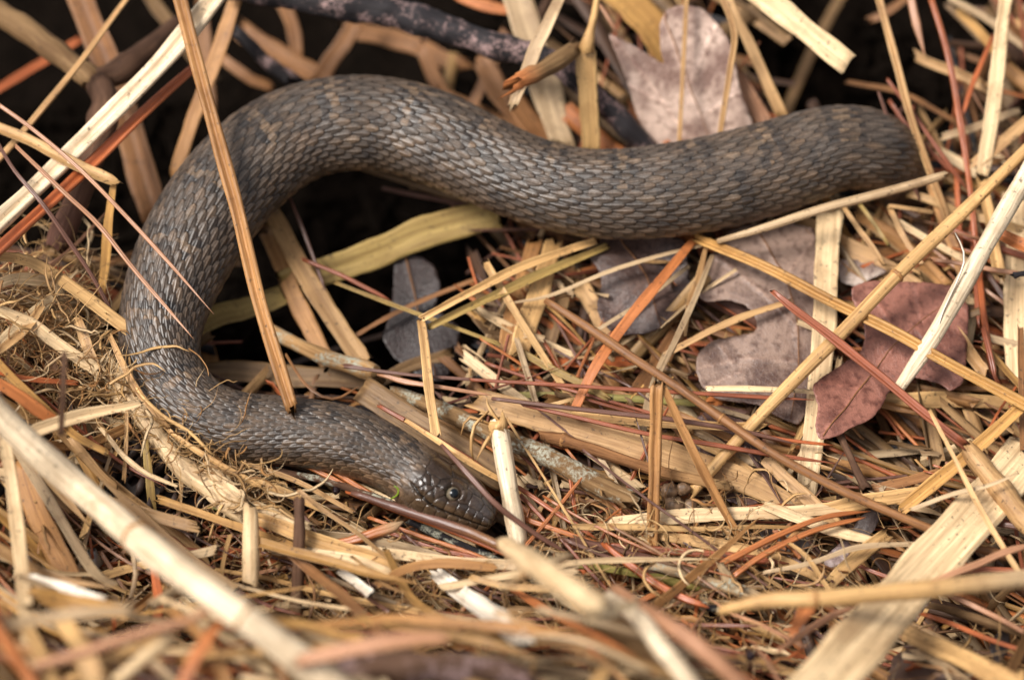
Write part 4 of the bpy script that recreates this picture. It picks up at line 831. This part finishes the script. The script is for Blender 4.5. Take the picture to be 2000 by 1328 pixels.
def ring():
    a_, b_ = P(172, 1078, 6), P(186, 1106, 2); r_ = np.random.default_rng(3); V, F = [], []
    ax = b_-a_; Lg = np.linalg.norm(ax); ax /= Lg; e1 = np.cross(ax, [0, 0, 1.0]); e1 /= np.linalg.norm(e1); e2 = np.cross(ax, e1); ns = 28
    for t_, R in ((0, .0032), (.04, .0036), (.5, .0037), (.96, .0039), (1, .0037), (1, .0031), (.5, .003), (0, .0027)):
        for k in range(ns): f_ = 2*math.pi*k/ns; V.append(a_+ax*Lg*t_+(e1*math.cos(f_)+e2*math.sin(f_))*R)
    F = [[i*ns+k, i*ns+(k+1) % ns, ((i+1) % 8)*ns+(k+1) % ns, ((i+1) % 8)*ns+k] for i in range(8) for k in range(ns)]
    tag(make_mesh('metal_ferrule', V, F, M['metal']), 'small dull silver tube end lying in the litter', 'tube')
ring()
def ball(name, label, cat, px, py, lz, rad, mat, seed):
    r_ = np.random.default_rng(seed); c_ = P(px, py, lz); V, F = [], []; nr, ns = 12, 18; ph = r_.uniform(0, 6, 4)
    for i in range(nr+1):
        for k in range(ns):
            t_ = math.pi*i/nr; f_ = 2*math.pi*k/ns; d_ = np.array([math.sin(t_)*math.cos(f_), math.sin(t_)*math.sin(f_), math.cos(t_)])
            V.append(c_+d_*rad*(1+.10*math.sin(3*d_[0]+ph[0])+.09*math.sin(4*d_[1]+ph[1])+.12*math.sin(7*d_[2]+ph[2])*math.sin(6*d_[0])-.25*max(0, d_[2]-.8)))
    F = [[i*ns+k, i*ns+(k+1) % ns, (i+1)*ns+(k+1) % ns, (i+1)*ns+k] for i in range(nr) for k in range(ns)]
    return tag(make_mesh(name, V, F, mat), label, cat)
ball('berry', 'tiny shrivelled black berry beside the orange needles', 'berry', 657, 958, 12, .0016, M['berry'], 1)
ball('berry', 'small dark round seed on the lower slope', 'berry', 1466, 1281, 26, .0024, M['berry'], 2)
sh = bpy.data.objects.new('shrivelled_fruit', None); COL.objects.link(sh); sh.location = P(1320, 990, 2); tag(sh, 'shrivelled brown fruit cluster at the foot of the broken straw', 'fruit')
M['fruit'] = plain('shrivelled_fruit', (0.22, 0.13, 0.07), 0.5)
for px, py, lz, rd, sd_ in ((1308,958,8,.0034,5),(1335,955,9,.0030,6),(1318,985,5,.0040,7),(1348,990,4,.0032,8)):
    o = ball('fruit', None, None, px, py, lz, rd, M['fruit'], sd_); o.parent = sh; o.location = o.location-sh.location
piece('green_shoot', 'tiny curled green shoot beside the snake jaw', 'shoot', 'green', [4,4,4,3], [(764,974,22),(776,966,25),(778,955,27),(770,949,28)], 'lowround', 'moss', wob=.02, step=.001)
leaf('blurred green leaf in the front gap', [(505,1200),(520,1192),(545,1210),(558,1232),(552,1242),(525,1228)], C(60,100,50), 10, name='green_leaf', mat='greenleaf')
needle('green grass blade tip above the split stalk', 'green', [5,8,6], [(405,990,16),(440,996,18),(462,1006,17)])

# ------------------------------------------------------------------ loose pieces scattered over the bed
R2 = np.random.default_rng(21)
def dens(px, py):
    if 395 < px < 905 and 395 < py < 770: return 0.07
    if px < 420 and py < 470: return 0.05
    if px < 1050 and py < 330: return 0.12
    if 1520 < px < 1850 and py < 250: return 0.10
    if py < 300: return 0.6
    return 1.0
NS = np.array([(1720,292,80),(1600,303,92),(1500,332,96),(1400,358,97),(1300,375,96),(1200,382,92),(1110,374,90),(1020,348,90),(930,309,92),(852,273,96),(775,250,97),(692,243,98),(600,258,98),(522,298,100),(455,359,100),(400,430,100),(356,508,96),(324,592,88),(312,668,80),(330,742,76),(385,802,72),(455,832,72),(540,842,72),(622,852,74),(690,868,74),(745,892,70),(795,920,72),(850,950,80),(910,985,75),(950,1005,60)], float)
def near_snake(px, py, m=0):
    return bool((((NS[:, 0]-px)**2+(NS[:, 1]-py)**2) < (NS[:, 2]+m)**2).any())
LANDMARKS = [('the forked grey branch',120,110),('the cream leaning straw',250,200),('the folded yellow stem',150,320),('the black lichen branch',760,30),('the square golden sheath',1148,200),
 ('the grey papery blade',1050,150),('the upright oak leaf',1330,150),('the square cut pale blade',1560,50),('the hanging red needle',1795,50),('the upright pale blade',1945,150),('the forking red needle',1905,160),
 ('the snake tail end',1740,300),('the straw along the tail',1620,400),('the pale square ended stalk',1935,450),('the peeled pale stalk',1890,560),('the glossy oak leaf',1700,740),('the glossy leaf tip',1880,720),
 ('the broken hollow stalk',1950,950),('the thin crossing straw',1870,880),('the black leaf stem',1665,900),('the vertical pale blade',1612,620),('the lobed oak leaf',1480,680),('the dark oak leaf',1250,560),
 ('the orange folded straw',1220,640),('the hanging tan blade',1040,600),('the folded golden stem',940,570),('the green straw',1200,775),('the upside down V straw',1285,880),('the slanting straw leg',1380,930),
 ('the dark purple leaf',1440,890),('the shrivelled fruit',1320,990),('the jointed cane',1250,905),('the lichen stick',1100,910),('the broad cut blade',850,850),('the pale flat straw',1400,1008),('the white split stalk by the snout',995,960),
 ('the snake neck',650,860),('the arching orange needle',560,890),('the white dusted twig',640,940),('the orange needle sheath',735,1040),('the chin of the snake',900,1050),('the coil beside the mound',290,720),('the split papery stalk',330,880),
 ('the pine cone',250,960),('the fat cream stalk',200,1010),('the silver tube',180,1090),('the arching mound straw',130,560),('the dark upright straw',124,770),('the left orange straw',60,800),('the blurred upright pale straw',40,1050),
 ('the golden front blade',150,1185),('the pinkish front stem',250,1250),('the round ended stub',490,1080),('the upright brown stick',580,1120),('the green front leaf',530,1215),('the twisting brown blade',650,1150),('the dark front log',800,1300),
 ('the pink orange front blade',740,1255),('the white chip',690,1130),('the white front stalk',940,1190),('the yellow front stem',1070,1120),('the cream front stem',1280,1260),('the red edged stem',1380,1270),('the olive twig',1250,1125),
 ('the grey lichen twig',1400,1145),('the crossing orange needles',1520,1050),('the torn amber sheath',1570,1210),('the amber stalk',1780,1150),('the broad pale blade',1720,1210),('the rolled dark leaf',1810,1310),('the golden tan blade',1900,1295),
 ('the grey leaf scrap',1690,1025),('the bent thin straw',1590,1110),('the grey right twig',1920,1210),('the dark right needle',1985,1030),('the brown edge stem',1996,760),('the loop blades',640,600),('the loop leaf',820,620)]
LMX = np.array([(x, y) for _, x, y in LANDMARKS], float)
used_labels = set()
def region(px, py, head):
    od = np.argsort(((LMX-[px, py])**2).sum(1)); L0 = LANDMARKS[od[0]][0]
    tries_ = ['lying beside '+L0]+[f'between {L0} and {LANDMARKS[k_][0]}' for k_ in od[1:5]]
    for t_ in tries_:
        if head+' '+t_ not in used_labels and len((head+' '+t_).split()) <= 16: break
    else: t_ = tries_[0]
    used_labels.add(head+' '+t_); return head+' '+t_
def scatter_path(px, py, lz, length, droop=0.0, allow=0.0):
    p0 = P(px, py, lz); th_ = R2.uniform(0, math.pi)
    if R2.random() < .62: th_ = R2.normal(-0.55, .35)        # many pieces follow the same lie, down to the right
    d = np.array([math.cos(th_), math.sin(th_), 0]); sl = R2.normal(0, .13)
    out = []
    bend = R2.normal(0, .045)
    for t_ in np.linspace(-.5, .5, 5):
        q = p0+d*length*t_+np.array([-d[1], d[0], 0])*bend*length*(t_*t_-.08)*2
        q[2] = float(level(q[0], q[1]))+lz*.001+sl*length*t_+R2.normal(0, .0008)
        out.append(q)
    return np.array(out)
def proj(q):
    v = q-CAM; z = v@FWD; return 1000+FPX*(v@RIGHT)/z, 664-FPX*(v@UPV)/z
def proj_many(path):
    q = resample(path, 12); v = q-CAM; z = v@FWD
    return q, 1000+FPX*(v@RIGHT)/z, 664-FPX*(v@UPV)/z
def clear_of_snake(path, lz):
    q, x, y = proj_many(path)
    near = (((NS[:, 0][:, None]-x)**2+(NS[:, 1][:, None]-y)**2) < (NS[:, 2][:, None]+12)**2).any(0)
    return not (near & (q[:, 2]-level(q[:, 0], q[:, 1]) > -.004)).any()
HEROES = [(1700,1960,1010,1260),(1580,1760,1180,1400),(1585,1892,548,860),(1358,1602,440,830),(850,1000,850,1050),(1187,1480,10,300)]
def on_hero(path):
    q, x, y = proj_many(path)
    return any(((x > x0) & (x < x1) & (y > y0) & (y < y1)).any() for x0, x1, y0, y1 in HEROES)
scatter_kinds = {
    'straw': dict(name='straw', cat='straw', prof='flat', mat='straw', w=(.0007, .0032), L=(.03, .12), n=185, lz=(-7, 5),
                  cols=(('pale', 'pale'), ('straw', 'yellow tan'), ('tan', 'tan'), ('caramel', 'brown'), ('grey', 'greyish'), ('gold', 'golden'))),
    'needle': dict(name='pine_needle', cat='pine needle', prof='needle', mat='needle', w=(.0006, .0012), L=(.04, .11), n=175, lz=(-6, 6),
                  cols=(('rust', 'rust coloured'), ('orange', 'orange'), ('red', 'dark red'), ('purple', 'purple brown'), ('pink', 'pinkish')))}
for kind, d in scatter_kinds.items():
    made = 0; tries = 0
    while made < d['n'] and tries < 6000:
        tries += 1
        px, py = R2.uniform(-60, 2060), R2.uniform(20, 1390)
        if py < 960 and R2.random() < .5: continue
        if R2.random() > dens(px, py): continue
        front = py > 1030 or (px < 260 and py > 500)
        lz = R2.uniform(*d['lz'])+((R2.uniform(0, 34) if kind == 'straw' else R2.uniform(0, 18)) if front else 0)
        L_ = R2.uniform(*d['L']); path = scatter_path(px, py, lz, L_)
        _, xs, ys = proj_many(path)
        if min(dens(x, y) for x, y in zip(xs[::3], ys[::3])) < .4 and R2.random() < .95: continue
        if near_snake(px, py) or not clear_of_snake(path, lz): continue
        if lz > -6 and on_hero(path): continue
        cn, cw = d['cols'][R2.integers(len(d['cols']))]; hw_ = R2.uniform(*d['w'])*R2.uniform(.7, 1)
        size = ('thin ' if hw_ < d['w'][0]+.3*(d['w'][1]-d['w'][0]) else ('wide ' if hw_ > d['w'][0]+.62*(d['w'][1]-d['w'][0]) else '')) if kind == 'straw' else ''
        lab = region(px, py, f"{'short ' if L_ < .055 else 'long '}{size}{cw} {'straw' if kind == 'straw' else 'pine needle'}")
        r = np.random.default_rng(5000+made+(0 if kind == 'straw' else 1000))
        V, Q, caps, fib, n_, m_, c_, ww_ = sweep(path, hw_, d['prof'] if kind == 'needle' or R2.random() < .6 else 'fold', r, roll=R2.uniform(-45, 45), step=.005,
                                             taper1=.15 if kind == 'needle' else (.3 if R2.random() < .25 else 0), twist=R2.normal(0, 30))
        tint = np.broadcast_to(PAL[cn]*R2.uniform(.7, 1.08), V.shape)
        o = make_mesh(d['name'], V, [list(map(int, q)) for q in Q]+caps, M[d['mat']], tint, fib)
        tag(o, lab, d['cat'], f"loose {'straws' if kind == 'straw' else 'pine needles'} scattered over the bed")
        made += 1

# ------------------------------------------------------------------ the rest of the bed, too many to count
def bulk(name, label, cat, count, make, mat='straw'):
    Vs, Qs, Ts, Fs = [], [], [], []; off = 0
    for i in range(count):
        res = make(i)
        if res is None: continue
        V, Q, tint, fib = res
        Vs.append(V); Qs.append(Q+off); Ts.append(tint); Fs.append(fib); off += len(V)
    o = make_mesh(name, np.vstack(Vs), np.vstack(Qs), M[mat], np.vstack(Ts), np.vstack(Fs), origin=(0, 0, 0))
    return tag(o, label, cat, kind='stuff')
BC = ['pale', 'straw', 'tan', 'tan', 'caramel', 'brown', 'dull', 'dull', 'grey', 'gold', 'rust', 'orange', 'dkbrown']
BD = ['tan', 'caramel', 'brown', 'brown', 'dkbrown', 'dkbrown', 'dull', 'dull', 'dkbrown', 'purple', 'brown', 'dull', 'black']      # lower layer: darker tints put the shade of the gaps into the colour
def bed_piece(i):
    px, py = R2.uniform(-260, 2260), R2.uniform(-160, 1560)
    dn = dens(px, py)
    if R2.random() > dn: return None
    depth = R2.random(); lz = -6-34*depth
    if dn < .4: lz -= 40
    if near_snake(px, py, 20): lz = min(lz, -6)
    path = scatter_path(px, py, lz, R2.uniform(.04, .14))
    _, xs, ys = proj_many(path)
    if min(dens(x, y) for x, y in zip(xs[::3], ys[::3])) < .4 and (R2.random() < .94 or lz > -40): return None
    if not clear_of_snake(path, lz): return None
    ndl = R2.random() < .30; hw_ = R2.uniform(.0005, .0010) if ndl else R2.uniform(.0012, .0048)*R2.uniform(.55, 1)
    r = np.random.default_rng(9000+i)
    V, Q, caps, fib, n_, m_, c_, ww_ = sweep(path, hw_, 'lowround' if ndl else 'lowflat', r, roll=R2.uniform(-60, 60), step=.009, twist=R2.normal(0, 40))
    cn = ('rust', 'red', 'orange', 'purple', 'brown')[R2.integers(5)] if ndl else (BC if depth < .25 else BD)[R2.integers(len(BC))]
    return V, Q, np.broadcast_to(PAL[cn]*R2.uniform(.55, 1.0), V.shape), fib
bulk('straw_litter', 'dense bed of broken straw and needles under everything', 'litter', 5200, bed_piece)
def crumb(i):
    px, py = R2.uniform(-150, 2150), R2.uniform(520, 1480)
    if R2.random() > dens(px, py) or (py < 960 and R2.random() < .75): return None
    front = py > 1030 or (px < 260 and py > 480)
    lz = R2.uniform(-8, 3)+(R2.uniform(0, 14) if front else 0)
    path = scatter_path(px, py, lz, R2.uniform(.004, .020))
    if not clear_of_snake(path, lz) or (lz > -6 and on_hero(path)): return None
    r = np.random.default_rng(30000+i)
    V, Q, caps, fib, n_, m_, c_, ww_ = sweep(path, R2.uniform(.0003, .0016), 'lowflat', r, roll=R2.uniform(-90, 90), step=.003, twist=R2.normal(0, 60))
    return V, Q, np.broadcast_to(PAL[BC[R2.integers(len(BC))]]*R2.uniform(.7, 1.1), V.shape), fib
bulk('straw_crumbs', 'tiny crumbs and chips of straw between the larger pieces', 'crumbs', 3600, crumb)
def fibre(i):
    u_ = R2.random()
    if u_ < .30: px, py = R2.normal(110, 90), R2.normal(640, 80)
    elif u_ < .55:
        t_ = R2.random(); px, py = 190+t_*330+R2.normal(0, 32), 690+t_*290+R2.normal(0, 28)+6
    elif u_ < .75: px, py = R2.normal(800, 200), R2.normal(1130, 70)
    elif u_ < .90: px, py = R2.normal(1350, 200), R2.normal(1100, 80)
    else: px, py = R2.uniform(0, 2000), R2.uniform(950, 1328)
    edge_ = .30 <= u_ < .55
    lz = R2.uniform(-6, 14)+(R2.uniform(0, 14) if (px < 230 or py > 1050) else 0)+(R2.uniform(8, 20) if edge_ else 0)
    p = P(px, py, lz); L_ = R2.uniform(.006, .035); n_ = 9; th_ = R2.uniform(0, 6.28); k_ = R2.normal(0, .6); el = R2.normal(0, .5); pts = [p]
    for s_ in range(n_):
        th_ += k_*.35+R2.normal(0, .25); el = el*.85+R2.normal(0, .25)
        p = p+np.array([math.cos(th_)*math.cos(el), math.sin(th_)*math.cos(el), math.sin(el)])*L_/n_
        p[2] = max(p[2], float(level(p[0], p[1]))-.006); pts.append(p)
    if (not edge_ and not clear_of_snake(np.array(pts), lz)) or any(1560 < x < 1900 and 548 < y < 860 or 880 < x < 1020 and 860 < y < 1040 for x, y in map(proj, pts)): return None
    r = np.random.default_rng(50000+i)
    V, Q, caps, fib, n_, m_, c_, ww_ = sweep(np.array(pts), R2.choice([.00012, .00020, .00035, .0007], p=[.25, .35, .25, .15]), 'strip', r, step=.0015, twist=R2.normal(0, 120), taper1=.3, wob=0, ragged=0)
    return V, Q, np.broadcast_to(PAL[('pale', 'straw', 'tan', 'caramel', 'straw')[R2.integers(5)]]*R2.uniform(.7, 1.05), V.shape), fib
bulk('root_fibres', 'fine curly tan root fibres tangled through the mound', 'fibres', 2700, fibre)
def mould(i):
    px, py = (R2.uniform(-60, 1050), R2.uniform(-60, 480)) if i % 3 else (R2.uniform(380, 1000), R2.uniform(340, 800))
    if i % 7 == 0: px, py = R2.uniform(1500, 1900), R2.uniform(-40, 280)
    p = P(px, py, -60); p[2] = float(soil_level(p[0], p[1]))+.004; th_ = R2.uniform(0, 6.28); L_ = R2.uniform(.015, .06)
    d = np.array([math.cos(th_), math.sin(th_), R2.normal(0, .15)])*L_
    r = np.random.default_rng(70000+i)
    V, Q, caps, fib, n_, m_, c_, ww_ = sweep(np.array([p-d/2, p+[0, 0, R2.uniform(-.002, .004)], p+d/2]), R2.uniform(.0005, .0028), 'lowflat', r, roll=R2.uniform(-40, 40), step=.006, twist=R2.normal(0, 50), taper1=.4)
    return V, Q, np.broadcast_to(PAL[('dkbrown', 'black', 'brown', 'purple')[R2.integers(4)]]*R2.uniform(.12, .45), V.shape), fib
bulk('leaf_mould', 'dark rotting leaf and straw scraps at the bottom of the hollows', 'leaf mould', 900, mould, 'soil')
